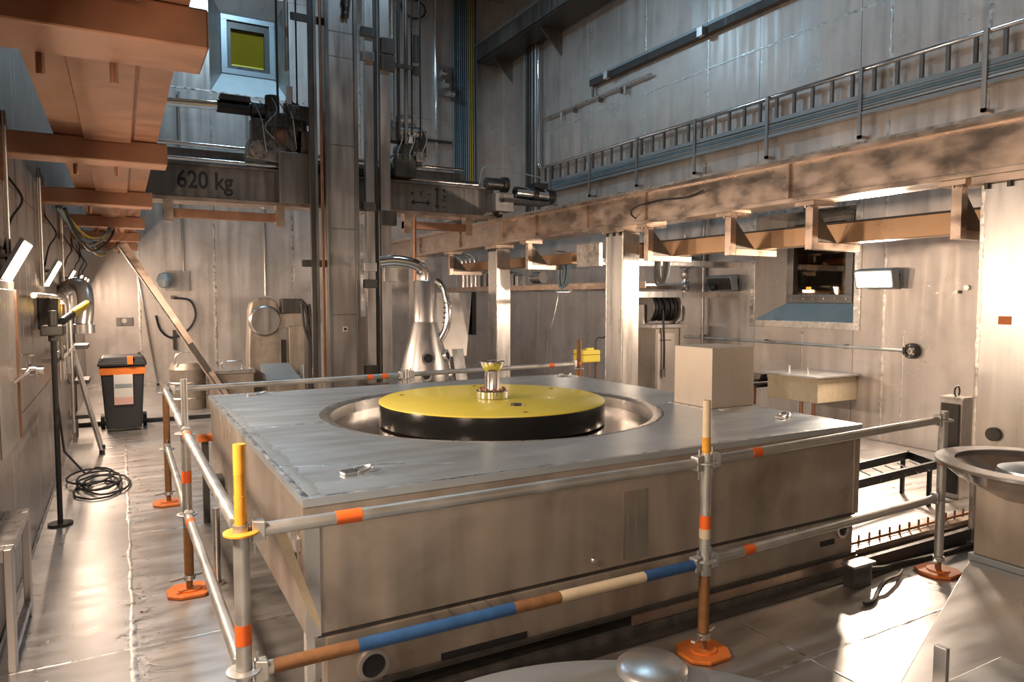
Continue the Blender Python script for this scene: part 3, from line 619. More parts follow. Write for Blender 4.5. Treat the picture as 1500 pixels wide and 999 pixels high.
# lower front beam with end ports
fb = MB(); fb.box(PX0+.09, PX1-.06, PY0+.006, PY0+.10, .13, .375); fb = fb.build('front_beam', side, t, bevel=.004)
for x, z, r_ in ((.95, .20, .055), (4.2, .30, .042)):
    MB().lathe((x, PY0+.006, z), [(r_, 0), (r_+.018, 0), (r_+.018, .012), (r_, .012)], 24, (0,-1,0), closed=True).build('port_rim', clean, t, smooth=True)
    MB().cyl((x, PY0+.008, z), (x, PY0+.002, z), r_, n=24).build('port', black, t)
for x0, x1, z0 in ((1.28, 1.75, .135), (3.98, 4.12, .215)): box('slot', black, t, x0, x1, PY0+.001, PY0+.008, z0, z0+.035)
box('bottom_flange', dark, t, PX0+.09, PX1-.05, PY0-.02, PY0+.12, .115, .135); box('bottom_flange', beam, t, 2.4, PX1-.05, PY0-.03, PY0-.015, .06, .115)
box('rear_beam', side, t, PX0+.09, PX1-.06, PY1-.12, PY1-.03, .13, .39)
for x in (PX0+.02, PX0+.1): box('corner_leg', clean, t, x, x+.035, PY0+.06, PY0+.12, .02, .39)
for x in (PX0+.5, PX1-.5):
    for y in (PY0+.1, PY1-.1): MB().cyl((x, y-.03, .155), (x, y+.03, .155), .10, n=24).build('wheel', dark, t, smooth=True)
for x in (PX0+.25, 2.4, PX1-.3): box('cross_beam', dark, t, x, x+.12, PY0+.12, PY1-.12, .2, .38)
MB().box(PX0+.5, PX0+.7, PY0+.4, PY1-.4, .05, .3).build('drive_box', dark, t)
box('drive_motor', black, t, PX0-.08, PX0+.03, 5.75, 5.95, .33, .47, bevel=.02)
# latch at the near left corner, stains as dirt marks
l_ = box('latch', clean, t, PX0-.012, PX0+.012, 3.10, 3.17, .74, .80, bevel=.004); box('latch_pin', dark, l_, PX0-.02, PX0-.002, 3.125, 3.145, .64, .73); box('latch_cap', clean, l_, PX0-.03, PX0+.0, 3.12, 3.15, .80, .84)
MB().lathe((3.0-.83, PY0+.012, .455), [(.0,.012),(.016,.012),(.022,0)], 16, (0,-1,0)).build('plug_screw', chrome, t, smooth=True)
for (x, z, s_) in ((1.16, .425, .03), (1.33, .44, .035), (3.35, .42, .03)): pass
rnd = random.Random(9)
for i in range(22):
    x = rnd.uniform(1.2, 4.0); bolt(t, (x, PY0-.0, .375), (0,-1,0), .006, .006, 'drip', clean)
# lifting eyes on the top
for i, (x, y, a) in enumerate(((.98, 3.33, 10), (1.02, 6.47, 0), (4.10, 3.43, 20), (4.22, 6.45, 0))):
    e = MB(); M = rotz(R(a), (x, y, 1))
    e.box(x-.075, x+.0, y-.03, y+.03, 1.0, 1.022, M); eb = e.build('lifting_eye', clean if i else chrome, t, bevel=.005)
    pts = [M @ Vector((x+.005, y-.035, 1.012)), M @ Vector((x+.055, y-.03, 1.02)), M @ Vector((x+.085, y, 1.024)), M @ Vector((x+.055, y+.03, 1.02)), M @ Vector((x+.005, y+.035, 1.012))]
    MB().tube(pts, .0095, smooth=5).build('shackle', clean, eb, smooth=True)
# reflection streak put in as a glossier patch on the front panel
box('painted_sheen', sheen, t, 2.36, 2.53, PY0+.0105, PY0+.0125, .42, .80)
# ------------------------------------------------------------------ yellow lid in the opening
t = thing('shield_plug', 'bright yellow round lid with a black rim in the carriage opening', 'lid', (HC[0], HC[1], .90))
c3 = (HC[0], HC[1], 0)
MB().lathe(c3, [(.001, .90), (.84, .90), (.865, .915), (.865, 1.072)], 96).build('rim', lidside, t, smooth=True)
MB().lathe(c3, [(.866, 1.068), (.866, 1.074), (.855, 1.08), (.001, 1.08)], 96).build('top_face', yellow, t, smooth=True)
MB().lathe(c3, [(.12, 1.08), (.125, 1.085), (.125, 1.135), (.118, 1.142), (.06, 1.142)], 40).build('flange', chrome, t, smooth=True)
for i in range(10): bolt(t, (HC[0]+.095*math.cos(i*.628), HC[1]+.095*math.sin(i*.628), 1.142), (0,0,1), .013, .018, mat=warmsteel)
MB().lathe(c3, [(.063, 1.142), (.06, 1.15), (.06, 1.29), (.07, 1.30), (.095, 1.345), (.095, 1.365), (.08, 1.37), (.0, 1.36)], 40).build('pintle', chrome, t, smooth=True)
MB().lathe((HC[0]-.02, HC[1]-.42, 0), [(.05, 1.08), (.045, 1.09), (.0, 1.09)], 24).build('plug_cap', chrome, t, smooth=True)
for a in (20, 75, 140, 260): bolt(t, (HC[0]+.74*math.cos(R(a)), HC[1]+.74*math.sin(R(a)), 1.08), (0,0,1), .018, .004, 'set_screw', rustp)
# box on the carriage
t = thing('sheet_metal_box', 'beige sheet steel box standing on the carriage top', 'box', (4.16, 4.15, 1.0))
box('cover', steel('box sheet', (.60, .53, .46), .5, .55, .06, .06), t, 3.93, 4.38, 3.95, 4.37, 1.003, 1.47, bevel=.006)
box('base_flange', clean, t, 3.90, 4.40, 3.92, 4.40, 1.0, 1.004)
tag(box('paper_scrap', white, None, 3.97, 4.06, 3.86, 3.92, 1.0005, 1.004), 'small white strip of tape lying by the beige box', 'tape')

# ------------------------------------------------------------------ scaffold guard rail
RP = .028
def foot(t, x, y, mat=orangep):
    m = MB(); m.prism([(x-.13, y-.06), (x-.06, y-.12), (x+.08, y-.12), (x+.13, y-.05), (x+.13, y+.06), (x+.06, y+.12), (x-.08, y+.12), (x-.13, y+.05)], 'z', .001, .022)
    p = m.build('foot_pad', mat, t, bevel=.006); MB().cyl((x, y, .022), (x, y, .03), .07, n=20).build('pad_ring', mat, p)
    m = MB(); m.cyl((x, y, .085), (x, y, .115), .036, n=14)
    for a in (20, 200):
        M = rotz(R(a), (x, y, 0)); m.box(x+.02, x+.115, y-.011, y+.011, .098, .11, M)
    m.build('jack_nut', galv, t)
    MB().cyl((x, y, .022), (x, y, .3), .019, n=14).build('jack_screw', rustp, t, smooth=True)
def rosette(t, x, y, z, mat=galv):
    m = MB(); m.lathe((x, y, z), [(RP+.001, -.006), (.056, -.006), (.062, -.003), (.062, .003), (.056, .006), (RP+.001, .006)], 28, closed=True)
    return m.build('rosette', mat, t, smooth=True)
def standard(x, y, label, top, spig=None, tapes=(), cols=(.50, 1.01), mat=galv, tapemat=orange, rosm=None, lowmat=None):
    t = thing('scaffold_post', label, 'scaffold post', (x, y, 0), 'scaffold posts around the carriage')
    if lowmat:
        MB().cyl((x, y, .118), (x, y, .42), RP, n=20).build('tube_foot', lowmat, t, smooth=True); MB().cyl((x, y, .42), (x, y, top), RP, n=20).build('tube', mat, t, smooth=True)
    else: MB().cyl((x, y, .118), (x, y, top), RP, n=20).build('tube', mat, t, smooth=True)
    if spig:
        h, sm, ringm = spig
        MB().cyl((x, y, top), (x, y, top+h), .0205, n=18).build('spigot', sm, t, smooth=True)
        if ringm: MB().cyl((x, y, top+h*.62), (x, y, top+h+.001), .0218, n=18).build('paint_band', ringm, t, smooth=True); MB().cyl((x, y, top), (x, y, top+h*.36), .0218, n=18).build('paint_band', ringm, t, smooth=True)
    for z, h in tapes: MB().cyl((x, y, z), (x, y, z+h), RP+.0012, n=20).build('tape', tapemat, t, smooth=True)
    for i, z in enumerate(cols): rosette(t, x, y, z, (rosm or [galv]*9)[i])
    foot(t, x, y); return t
standard(.355, 2.65, 'nearest scaffold post with an ochre top, left front corner', 1.04, (.29, orangey, orangey), ((.60, .075),), rosm=[galv, orangey])
p = standard(2.605, 2.65, 'scaffold post in front of the carriage with an orange band and cream collar', 1.05, (.28, cream, None), ((.665, .07),), lowmat=rustp)
MB().cyl((2.605, 2.65, .615), (2.605, 2.65, .665), RP+.002, n=20).build('cream_collar', cream, p, smooth=True); MB().cyl((2.605, 2.65, 1.06), (2.605, 2.65, 1.14), .0218, n=18).build('rust_band', orangey, p, smooth=True)
standard(4.775, 2.69, 'right-hand scaffold post beside the funnel', 1.10, None, ((.74, .08),), cols=(.50, 1.04))
standard(.33, 4.79, 'middle scaffold post on the left side, orange band halfway', 1.04, (.31, galv, None), ((.70, .075),), lowmat=rustp)
standard(.33, 6.98, 'far scaffold post at the rear left corner, nearest the bin', 1.07, None, (), mat=rustp)
standard(4.78, 6.98, 'rear right scaffold post in front of the yellow case', 1.35, None, ((1.06, .03),), mat=rustp)
def ledger(a, b, label, tapes=(), paint=(), mat=galv):
    a = Vector(a); b = Vector(b); d = (b-a).normalized(); L = (b-a).length
    t = thing('guard_tube', label, 'scaffold tube', (a+b)/2, 'horizontal scaffold tubes around the carriage')
    MB().cyl(a+d*.075, b-d*.075, .0258, n=20).build('tube', mat, t, smooth=True)
    for p, s_ in ((a, 1), (b, -1)):
        e = p + d*s_*.062; m = MB(); u = d*s_; sdv = Vector((-u.y, u.x, 0))
        vs = []
        for dist, hw, hz in ((-.028, .016, .042), (.02, .028, .036)):
            for zz in (-hz, hz):
                for ww in (-hw, hw): vs.append(e + u*dist + sdv*ww + Vector((0,0,zz)))
        m.add(vs, [(0,1,3,2),(4,6,7,5),(0,4,5,1),(2,3,7,6),(0,2,6,4),(1,5,7,3)])
        m.build('ledger_head', mat, t, bevel=.006)
        q = p + u*.045; MB().prism([(q.x-.004, q.y-.004), (q.x+.004, q.y-.004), (q.x+.004, q.y+.004), (q.x-.004, q.y+.004)], 'z', q.z-.085, q.z+.07).build('wedge', galv, t)
    for s0, s1, mt in tapes: MB().cyl(a+d*s0, a+d*s1, .027, n=20).build('tape', mt, t, smooth=True)
    for s0, s1, mt in paint: MB().cyl(a+d*s0, a+d*s1, .0264, n=20).build('paint_patch', mt, t, smooth=True)
    return t
ledger((.355, 2.65, 1.01), (2.605, 2.65, 1.01), 'upper front guard tube left half, with an orange tape near its post', ((.34, .44, orange),))
ledger((2.605, 2.65, 1.015), (4.775, 2.69, 1.045), 'upper front guard tube right half, with a round orange mark', ((.33, .40, orange),))
ledger((.355, 2.65, .49), (2.605, 2.65, .485), 'lower front guard tube, blue, cream and rusty paint', paint=((.10, .42, rustp), (.42, 1.12, bluep), (1.12, 1.36, rustp), (1.36, 1.85, cream), (1.85, 2.17, bluep)))
ledger((2.605, 2.65, .49), (4.775, 2.69, .52), 'lower front guard tube right half, orange mark beside the post', ((.28, .36, orange),))
ledger((.355, 2.65, 1.01), (.33, 4.79, 1.02), 'upper left guard tube, near half, orange band at the middle post', ((1.95, 2.02, orange),))
ledger((.33, 4.79, 1.02), (.33, 6.98, 1.03), 'upper left guard tube, far half')
ledger((.355, 2.65, .48), (.33, 4.79, .50), 'lower left guard tube, near half, orange tape at its far end', ((1.9, 1.97, orange),))
ledger((.33, 4.79, .50), (.33, 6.98, .52), 'lower left guard tube, far half')
ledger((.33, 6.98, 1.03), (2.6, 6.98, 1.05), 'rear guard tube behind the carriage, left half', ((1.85, 1.9, orange), (2.0, 2.06, orange)))
ledger((2.6, 6.98, 1.05), (4.78, 6.98, 1.07), 'rear guard tube behind the carriage, right half', ((1.75, 1.82, orange),))
t = standard(2.6, 6.98, 'rear middle scaffold post mostly hidden by the carriage', 1.10, None, ())
# loose bent wire tie and hook at the near corner
tag(MB().prism([(.47, 1.0), (.51, 1.0), (.64, .60), (.63, .585), (.60, .64)], 'y', 2.674, 2.684).build('hanging_tag', cream, None), 'pale pointed strip hanging beside the nearest scaffold post', 'strip')
t = thing('pipe_stub', 'short thin steel upright beside the carriage left side', 'tube', (.50, 4.85, 0)); MB().cyl((.50, 4.85, 0), (.50, 4.85, .5), .022, n=14).build('tube', clean, t, smooth=True); MB().cyl((.50, 4.85, 0), (.50, 4.85, .012), .05, n=16).build('base', clean, t)
t = thing('orange_box', 'small orange painted bracket by the carriage left side', 'bracket', (.58, 6.3, 0)); box('cap', orangep, t, .52, .63, 6.2, 6.3, .68, .73); box('post', dark, t, .55, .60, 6.22, 6.28, 0, .68)

# ------------------------------------------------------------------ left side: bin, ladder, tripod, wall fittings
bx, by = 0., 11.35
t = thing('wheelie_bin', 'black wheelie bin with an orange band and a paper label', 'bin', (bx, by, 0))
MB().frustum((bx, by), .44, .44, .54, .56, .04, .92).build('body', blackp, t, bevel=.02)
MB().frustum((bx, by), .552, .572, .562, .582, .80, .90).build('band', orangep, t)
box('rim', blackp, t, bx-.30, bx+.30, by-.32, by+.32, .92, .965, bevel=.012)
MB().frustum((bx, by), .60, .66, .50, .52, .965, 1.04).build('lid', blackp, t, bevel=.02)
box('lid_tab', orangep, t, bx+.06, bx+.13, by-.338, by-.20, .94, 1.045); MB().cyl((bx-.24, by+.33, 1.02), (bx+.24, by+.33, 1.02), .018, n=10).build('handle', blackp, t, smooth=True)
box('hinge', blackp, t, bx+.20, bx+.24, by+.22, by+.34, .965, 1.06)
MB().add([(bx-.11,by-.258,.38),(bx+.12,by-.258,.38),(bx+.12,by-.290,.80),(bx-.11,by-.290,.80),(bx-.11,by-.262,.38),(bx+.12,by-.262,.38),(bx+.12,by-.294,.80),(bx-.11,by-.294,.80)], [(0,1,2,3),(4,5,6,7),(0,4,5,1),(1,5,6,2),(2,6,7,3),(3,7,4,0)]).build('paper_label', white, t)
MB().add([(bx-.11,by-.263,.38),(bx+.12,by-.263,.38),(bx+.12,by-.271,.50),(bx-.11,by-.271,.50)], [(0,1,2,3)]).build('label_print', pinkp, t)
MB().add([(bx-.10,by-.284,.62),(bx+.11,by-.284,.62),(bx+.11,by-.288,.67),(bx-.10,by-.288,.67)], [(0,1,2,3)]).build('label_print', greyc, t)
for s_ in (-1, 1): MB().cyl((bx+s_*.24, by+.2, .1), (bx+s_*.29, by+.2, .1), .1, n=20).build('wheel', black, t, smooth=True)
# step ladder leaning on the left wall
t = thing('aluminium_ladder', 'narrow aluminium ladder leaning against the left wall before the bin', 'ladder', (-.3, 9.9, 0))
for y0 in (9.62, 9.95):
    m = MB(); m.tube([(-.24, y0, .0), (-.585, y0-.12, 1.62)], .022, n=6); m.build('stile', clean, t)
    MB().tube([(-.24, y0, .0), (-.243, y0-.001, .05)], .03, n=8).build('rubber_foot', black, t)
for i in range(6):
    f_ = .12+.15*i; x = -.24-.345*f_; z = 1.62*f_
    MB().cyl((x, 9.62-.12*f_, z), (x, 9.95-.12*f_, z), .016, n=8).build('rung', clean, t)
# black tripod pole with a tool head
t = thing('tool_stand', 'tall black pole with a dark tool head by the left wall', 'stand', (-.48, 6.75, 0))
MB().cyl((-.48, 6.75, 0), (-.48, 6.75, 1.6), .02, n=12).build('pole', black, t, smooth=True); MB().cyl((-.48, 6.75, 0), (-.48, 6.75, .02), .09, n=20).build('base', black, t)
m = MB(); m.box(-.56, -.40, 6.65, 6.95, 1.55, 1.63); m.cyl((-.48, 6.75, 1.5), (-.48, 6.75, 1.75), .035, n=12); m.build('head', dark, t, bevel=.01)
MB().cyl((-.42, 6.85, 1.66), (-.27, 7.9, 1.80), .03, n=12).build('tool_bar', black, t, smooth=True); MB().cyl((-.37, 7.2, 1.707), (-.28, 7.83, 1.791), .036, n=12).build('tool_sleeve', yelc, t, smooth=True)
# cable coil on the floor and its lead
pts = []
rnd = random.Random(5)
for i in range(110):
    a = i*.36; r_ = .20+.05*math.sin(i*.21)+.02*rnd.random(); pts.append((-.24+.02*math.sin(i*.05)*3+r_*.85*math.cos(a), 7.7+.006*i+r_*1.6*math.sin(a), .012+.00035*i))
pts += [(-.35, 8.05, .12), (-.47, 7.3, .5), (-.48, 6.9, 1.0), (-.47, 6.8, 1.5)]
tag(MB().tube(pts, .010, n=6).build('cable_coil', black, None, smooth=True), 'black cable coiled loosely on the floor by the left wall', 'cable')
# low steel frame at the left edge
t = thing('steel_step_frame', 'low square-tube steel frame at the left picture edge', 'frame', (-.55, 4.6, 0))
for x, y in ((-.6, 4.9), (-.52, 4.9), (-.6, 4.2), (-.52, 4.2)): box('upright', clean, t, x-.018, x+.018, y-.04, y+.04, .0, .62, bevel=.004)
for y in (4.2, 4.9): box('crossbar', clean, t, -.582, -.538, y-.04, y+.04, .56, .62)
box('top_rail', clean, t, -.618, -.5, 4.24, 4.86, .58, .62, bevel=.004); box('bottom_rail', clean, t, -.538, -.502, 4.24, 4.86, .06, .10, bevel=.004)
# wall cabinet panel door with hinges, valve
t = thing('wall_cabinet', 'tall shallow steel cabinet door on the left wall near the picture edge', 'cabinet', (XL, 4.9, .9))
box('body', wallL, t, XL, XL+.05, 4.35, 5.3, .55+.4, 1.95, bevel=.004); box('door', clean, t, XL+.05, XL+.062, 4.5, 5.2, 1.0, 1.9, bevel=.004); box('door_edge', warmsteel, t, XL+.05, XL+.07, 5.2, 5.24, 1.0, 1.9)
t = thing('wall_valve', 'shiny pipe stub with a valve handle on the left wall', 'valve', (-.5, 5.6, 1.38))
MB().cyl((-.56, 4.9, 1.36), (-.56, 5.9, 1.36), .018, n=12).build('pipe', chrome, t, smooth=True); MB().lathe((-.53, 5.75, 1.36), [(.0,-.06),(.03,-.06),(.03,-.02),(.045,-.02),(.045,.02),(.03,.02),(.03,.06),(0,.06)], 16, (1,0,0)).build('valve_body', chrome, t, smooth=True)
MB().cyl((-.56, 5.75, 1.36), (-.56, 5.75, 1.46), .012, n=8).build('stem', chrome, t); MB().lathe((-.56, 5.75, 1.46), [(.03,0),(.045,0),(.045,.012),(.03,.012)], 18, closed=True).build('handwheel', chrome, t)
for y in (5.0, 5.6): box('pipe_clip', grey, t, XL, -.55, y, y+.02, 1.34, 1.38)
# pipework frame further along the left wall
t = thing('pipe_rack', 'bright small pipe frame hanging on the left wall before the ladder', 'pipes', (-.52, 8.0, 1.0))
for y, z0, z1 in ((7.6, 1.28, 1.85), (8.3, 1.15, 1.85), (8.9, .4, 1.9)): MB().tube([(-.60, y, z1), (-.50, y, z1-.05), (-.48, y, z1-.15), (-.48, y, z0)], .018, smooth=4).build('drop_pipe', clean, t, smooth=True)
MB().cyl((-.48, 7.55, 1.30), (-.48, 9.3, 1.30), .02, n=12).build('cross_pipe', chrome, t, smooth=True); MB().cyl((-.50, 7.0, 1.36), (-.50, 8.6, 1.36), .016, n=12).build('cross_pipe', clean, t, smooth=True)
MB().cyl((-.55, 6.2, 1.87), (-.55, 8.6, 1.86), .022, n=12).build('cross_pipe', clean, t, smooth=True)
for y in (7.7, 8.3, 9.1): MB().cyl((-.48, y, 1.1), (-.48, y, 1.27), .032, n=12).build('trap', chrome, t, smooth=True)
for y in (7.4, 8.7): box('wall_clip', grey, t, XL, -.49, y, y+.03, 1.28, 1.32)
box('terminal_box', dark, t, XL, -.47, 7.25, 7.55, 1.58, 1.85, bevel=.01); box('terminal_box', warmsteel, t, XL, -.47, 7.75, 8.05, 1.5, 1.8, bevel=.01)
t = thing('duct_elbow', 'pale bent duct elbow on the left wall under the floodlights', 'duct', (-.45, 9.0, 1.6))
MB().tube([(XL, 9.6, 1.9), (-.45, 9.5, 2.0), (-.36, 9.35, 1.95), (-.34, 9.25, 1.75), (-.36, 9.2, 1.55)], .085, n=14, smooth=6).build('bend', clean, t, smooth=True); MB().cyl((-.36, 9.2, 1.46), (-.36, 9.2, 1.56), .105, n=18).build('collar', clean, t, smooth=True)
t = thing('equipment_rack', 'dark narrow equipment rack standing behind the ladder', 'rack', (-.5, 10.8, 0))
for y in (10.55, 11.0): box('upright', grey, t, -.58, -.54, y, y+.04, 0, 1.75)
for z in (.3, .75, 1.2, 1.6): box('tray', dark, t, -.6, -.38, 10.55, 11.04, z, z+.05, bevel=.004)
# hanging rods / conduits on the left wall
for i, (y, l) in enumerate(((5.2, 'thin upright conduit on the left wall, nearest'), (7.3, 'thin upright conduit on the left wall behind the tool stand'), (9.9, 'thin upright conduit on the left wall above the ladder'))):
    tag(MB().cyl((-.58, y, 1.95), (-.58, y, 2.96), .016, n=10).build('conduit', clean, None, smooth=True), l, 'conduit')
t = thing('leaning_rod', 'thin pale rod slanting down the far wall beside the bin', 'rod', (.0, 15.9, .1)); MB().cyl((.28, YF-.05, 2.6), (.62, YF-.12, .09), .018, n=8).build('rod', clean, t, smooth=True); MB().cyl((.62, YF-.12, .09), (.618, YF-.12, .13), .026, n=8).build('tip', black, t)
t = thing('wall_socket', 'small dark fitting on the far wall above the bin', 'socket', (.0, YF, 1.35)); box('plate', grey, t, -.08, .22, YF-.03, YF, 1.30, 1.46, bevel=.01); MB().cyl((.06, YF-.06, 1.4), (.06, YF-.03, 1.4), .05, n=14).build('knob', clean, t)
# leaning bar from the runway end to the boxes
t = thing('leaning_bar', 'long square steel bar leaning diagonally near the far left wall', 'bar', (1.5, 12.05, .07))
a_, b_ = Vector((.06, 12.3, 2.66)), Vector((1.52, 12.05, .13))
MB().tube([a_, b_], .085, n=4).build('bar', beam, t); MB().tube([a_.lerp(b_, .60)+Vector((0,-.06,0)), a_.lerp(b_, .78)+Vector((0,-.06,0))], .06, n=4).build('sleeve', dark, t)
MB().tube([a_+Vector((-.06,-.07,-.03)), b_+Vector((-.1,-.07,.12))], .014, n=6).build('rope', grey, t)
t = thing('ball_lamp', 'round dark lamp on a bracket at the far left wall', 'lamp', (1.2, YF, 2.2)); MB().lathe((.78, 15.6, 2.2), [(0,-.16),(.1,-.13),(.16,0),(.1,.13),(0,.16)], 20).build('globe', lampblue, t, smooth=True); box('bracket', grey, t, .76, .80, 15.7, YF, 2.17, 2.23); box('back_box', mastm, t, .8, 1.25, YF-.1, YF, 2.0, 2.4)
t = thing('hanging_hose', 'looped dark hose hanging on the far left wall', 'hose', (1.1, YF-.1, 1.2))
MB().tube([(.95, YF-.06, 1.85), (1.25, YF-.08, 1.8), (1.35, YF-.1, 1.5), (1.2, YF-.1, 1.2), (.9, YF-.1, 1.05), (.7, YF-.1, 1.2), (.62, YF-.1, 1.5)], .022, smooth=6).build('hose', black, t, smooth=True); box('hook', grey, t, .9, 1.0, YF-.07, YF, 1.83, 1.9); box('valve', dark, t, .92, .98, YF-.12, YF, .8, 1.2)
for x, z0, l in ((1.15, 2.4, 'thin conduit dropping down the far wall to the ball lamp'), (2.75, 1.9, 'double conduit dropping down the far wall to the rounded cover'), (2.45, 4.0, 'long conduit on the far wall left of the mast')):
    tag(MB().cyl((x, YF-.05, z0), (x, YF-.05, 6.0), .025, n=10).build('wall_conduit', clean, None, smooth=True), l, 'conduit')
# boxes behind the carriage
t = thing('cylinder_drum', 'upright ribbed steel drum behind the left guard tubes', 'drum', (.92, 12.5, .07))
MB().lathe((.92, 12.5, .07), [(.27,0),(.27,.62),(.28,.64),(.24,.74),(.1,.76),(0,.76)], 28).build('shell', side, t, smooth=True)
for z in (.25, .5): MB().lathe((.92, 12.5, z), [(.27,-.015),(.285,0),(.27,.015)], 28).build('rib', clean, t, smooth=True)
MB().tube([(.72, 12.3, .8), (.75, 12.3, .95), (.9, 12.3, 1.0), (1.05, 12.3, .95), (1.1, 12.3, .82)], .016, smooth=4).build('handle', clean, t, smooth=True)
t = thing('steel_chest', 'long low steel chest with a lid handle behind the carriage', 'chest', (1.6, 12.6, .07))
box('body', side, t, 1.22, 1.9, 12.25, 12.9, .07, .62, bevel=.01); box('lid', clean, t, 1.19, 1.92, 12.22, 12.93, .62, .68, bevel=.008); MB().tube([(1.45, 12.6, .68), (1.46, 12.6, .78), (1.75, 12.6, .78), (1.76, 12.6, .68)], .014, smooth=3).build('handle', clean, t, smooth=True)
t = thing('low_cabinet', 'low pale cabinet with a sloped blue-grey top before the mast', 'cabinet', (2.4, 12.3, .07))
box('body', side, t, 2.1, 3.0, 12.1, 12.7, .07, .5, bevel=.008); MB().add([(2.08,12.05,.5),(2.62,12.05,.5),(2.55,12.7,.72),(2.08,12.7,.72),(2.08,12.7,.5),(2.62,12.7,.5)], [(0,1,2,3),(3,2,5,4),(0,3,4),(1,5,2),(0,4,5,1)]).build('sloped_top', lampblue, t); box('switch_box', clean, t, 2.66, 2.95, 12.05, 12.3, .5, .72, bevel=.008); box('switch_label', white, t, 2.80, 2.9, 12.045, 12.05, .55, .68)
t = thing('rounded_cover', 'tall rounded steel cover with a side duct left of the mast', 'machine', (2.25, 12.8, .07))
pr = [(1.93, .07), (1.93, .9), (1.95, 1.3), (1.96, 1.62), (2.0, 1.78), (2.1, 1.86), (2.3, 1.86), (2.42, 1.8), (2.5, 1.62), (2.5, .07)]
MB().prism([(a+.0, b) for a, b in pr], 'y', 13.0, 13.3).build('cover', side, t, bevel=.03)
MB().lathe((2.22, 12.99, 1.45), [(0,-.06),(.24,-.06),(.27,-.03),(.28,.02)], 32, (0,1,0)).build('dished_front', mastm, t, smooth=True)
MB().prism([(2.45, 1.3), (3.2, 1.4), (3.2, 1.66), (2.45, 1.56)], 'y', 12.95, 13.25).build('side_duct', side, t, bevel=.01); box('body_box', side, t, 2.62, 3.15, 12.95, 13.25, .07, 1.36, bevel=.01); box('dark_gap', black, t, 2.5, 2.58, 13.0, 13.2, .3, 1.1); box('control_box', dark, t, 2.5, 2.86, 12.9, 13.15, 1.58, 1.84, bevel=.01)
# pipe machine seen beside the mast
t = thing('cable_manifold', 'dark pipe manifold with hanging black hoses left of the mast', 'pipes', (2.65, 11.9, .07))
MB().tube([(2.7, 11.9, .07), (2.7, 11.9, 1.2), (2.72, 11.9, 1.6), (2.6, 11.9, 1.8)], .05, smooth=4).build('riser', dark, t, smooth=True)
for i in range(4): MB().tube([(2.6+.06*i, 11.8, 1.75), (2.62+.06*i, 11.75, 1.4), (2.7+.02*i, 11.75, 1.1), (2.72, 11.78, .6), (2.72+.03*i, 11.8, .09)], .022, smooth=5).build('hose', black, t, smooth=True)
box('valve_block', clean, t, 2.74, 2.86, 11.8, 12.0, 1.0, 1.55, bevel=.01)

# ------------------------------------------------------------------ behind the carriage, right of the mast
t = thing('conical_vessel', 'steel conical vessel with a tall neck and dark round ports', 'vessel', (3.83, 9.5, 0))
vc = (3.83, 9.5, 0)
MB().lathe(vc, [(.36,0),(.36,.72),(.355,.8),(.30,1.05),(.19,1.45),(.175,1.5)], 40).build('cone', mastm, t, smooth=True)
MB().lathe(vc, [(.172,1.5),(.165,1.52),(.165,2.08),(.15,2.1),(0,2.1)], 32).build('neck', clean, t, smooth=True)
MB().lathe(vc, [(.38,.62),(.40,.62),(.40,.68),(.38,.68)], 40, closed=True).build('flange', clean, t, smooth=True)
def port(ang, z, r_, rad):
    d = Vector((math.cos(R(ang)), math.sin(R(ang)), .25)).normalized(); p = Vector((vc[0], vc[1], z)) + Vector((math.cos(R(ang)), math.sin(R(ang)), 0))*rad
    o = MB().lathe(p-d*.05, [(r_,0),(r_+.03,0),(r_+.03,.09),(r_,.09)], 20, d, closed=True).build('port', clean, t, smooth=True); MB().cyl(p-d*.04, p+d*.02, r_, n=20).build('port_bore', black, o)
port(-105, 1.0, .065, .31); port(-45, 1.02, .06, .31); port(-110, .76, .05, .36); port(-30, .74, .06, .36)
MB().tube([(3.83, 9.5, 2.08), (3.8, 9.5, 2.25), (3.65, 9.5, 2.34), (3.4, 9.55, 2.38), (3.2, 9.6, 2.36)], .075, n=14, smooth=6).build('elbow', chrome, t, smooth=True)
MB().tube([(3.95, 9.4, 2.1), (4.05, 9.35, 2.0), (4.10, 9.3, 1.7), (4.08, 9.3, 1.45), (4.0, 9.35, 1.25)], .05, n=12, smooth=6).build('side_pipe', chrome, t, smooth=True)
for i in range(5): MB().lathe((4.10-.003*i, 9.31, 1.78-.07*i), [(.05,-.015),(.066,0),(.05,.015)], 14).build('pipe_ring', clean, t, smooth=True)
t = thing('hopper_plate', 'large sloping steel hopper behind the conical vessel', 'hopper', (5., 11.3, 0))
MB().add([(4.55,11.25,1.95),(5.42,11.25,1.95),(5.2,11.0,.85),(4.6,11.0,.85),(4.55,11.9,1.95),(5.5,11.9,1.95),(5.3,11.5,.85),(4.6,11.5,.85)], [(0,1,2,3),(4,5,6,7),(0,1,5,4),(3,2,6,7),(0,3,7,4),(1,2,6,5)]).build('hopper', wall, t, bevel=.01)
box('stand', dark, t, 4.65, 5.15, 11.1, 11.45, 0, .85); box('dark_edge', dark, t, 5.42, 5.5, 11.24, 11.9, 1.2, 1.96)
for i, (x, l) in enumerate(((4.45, 'thin steel sheet leaning below the hopper, left one'), (4.72, 'thin steel sheet leaning below the hopper, right one'))):
    tag(MB().add([(x,10.2,0),(x+.22,10.25,0),(x+.20,10.55,1.02),(x-.02,10.5,1.02),(x,10.22,0),(x+.22,10.27,0),(x+.20,10.57,1.02),(x-.02,10.52,1.02)], [(0,1,2,3),(4,5,6,7),(0,4,5,1),(1,5,6,2),(2,6,7,3),(3,7,4,0)]).build('sheet_plate', clean, None), l, 'plate')
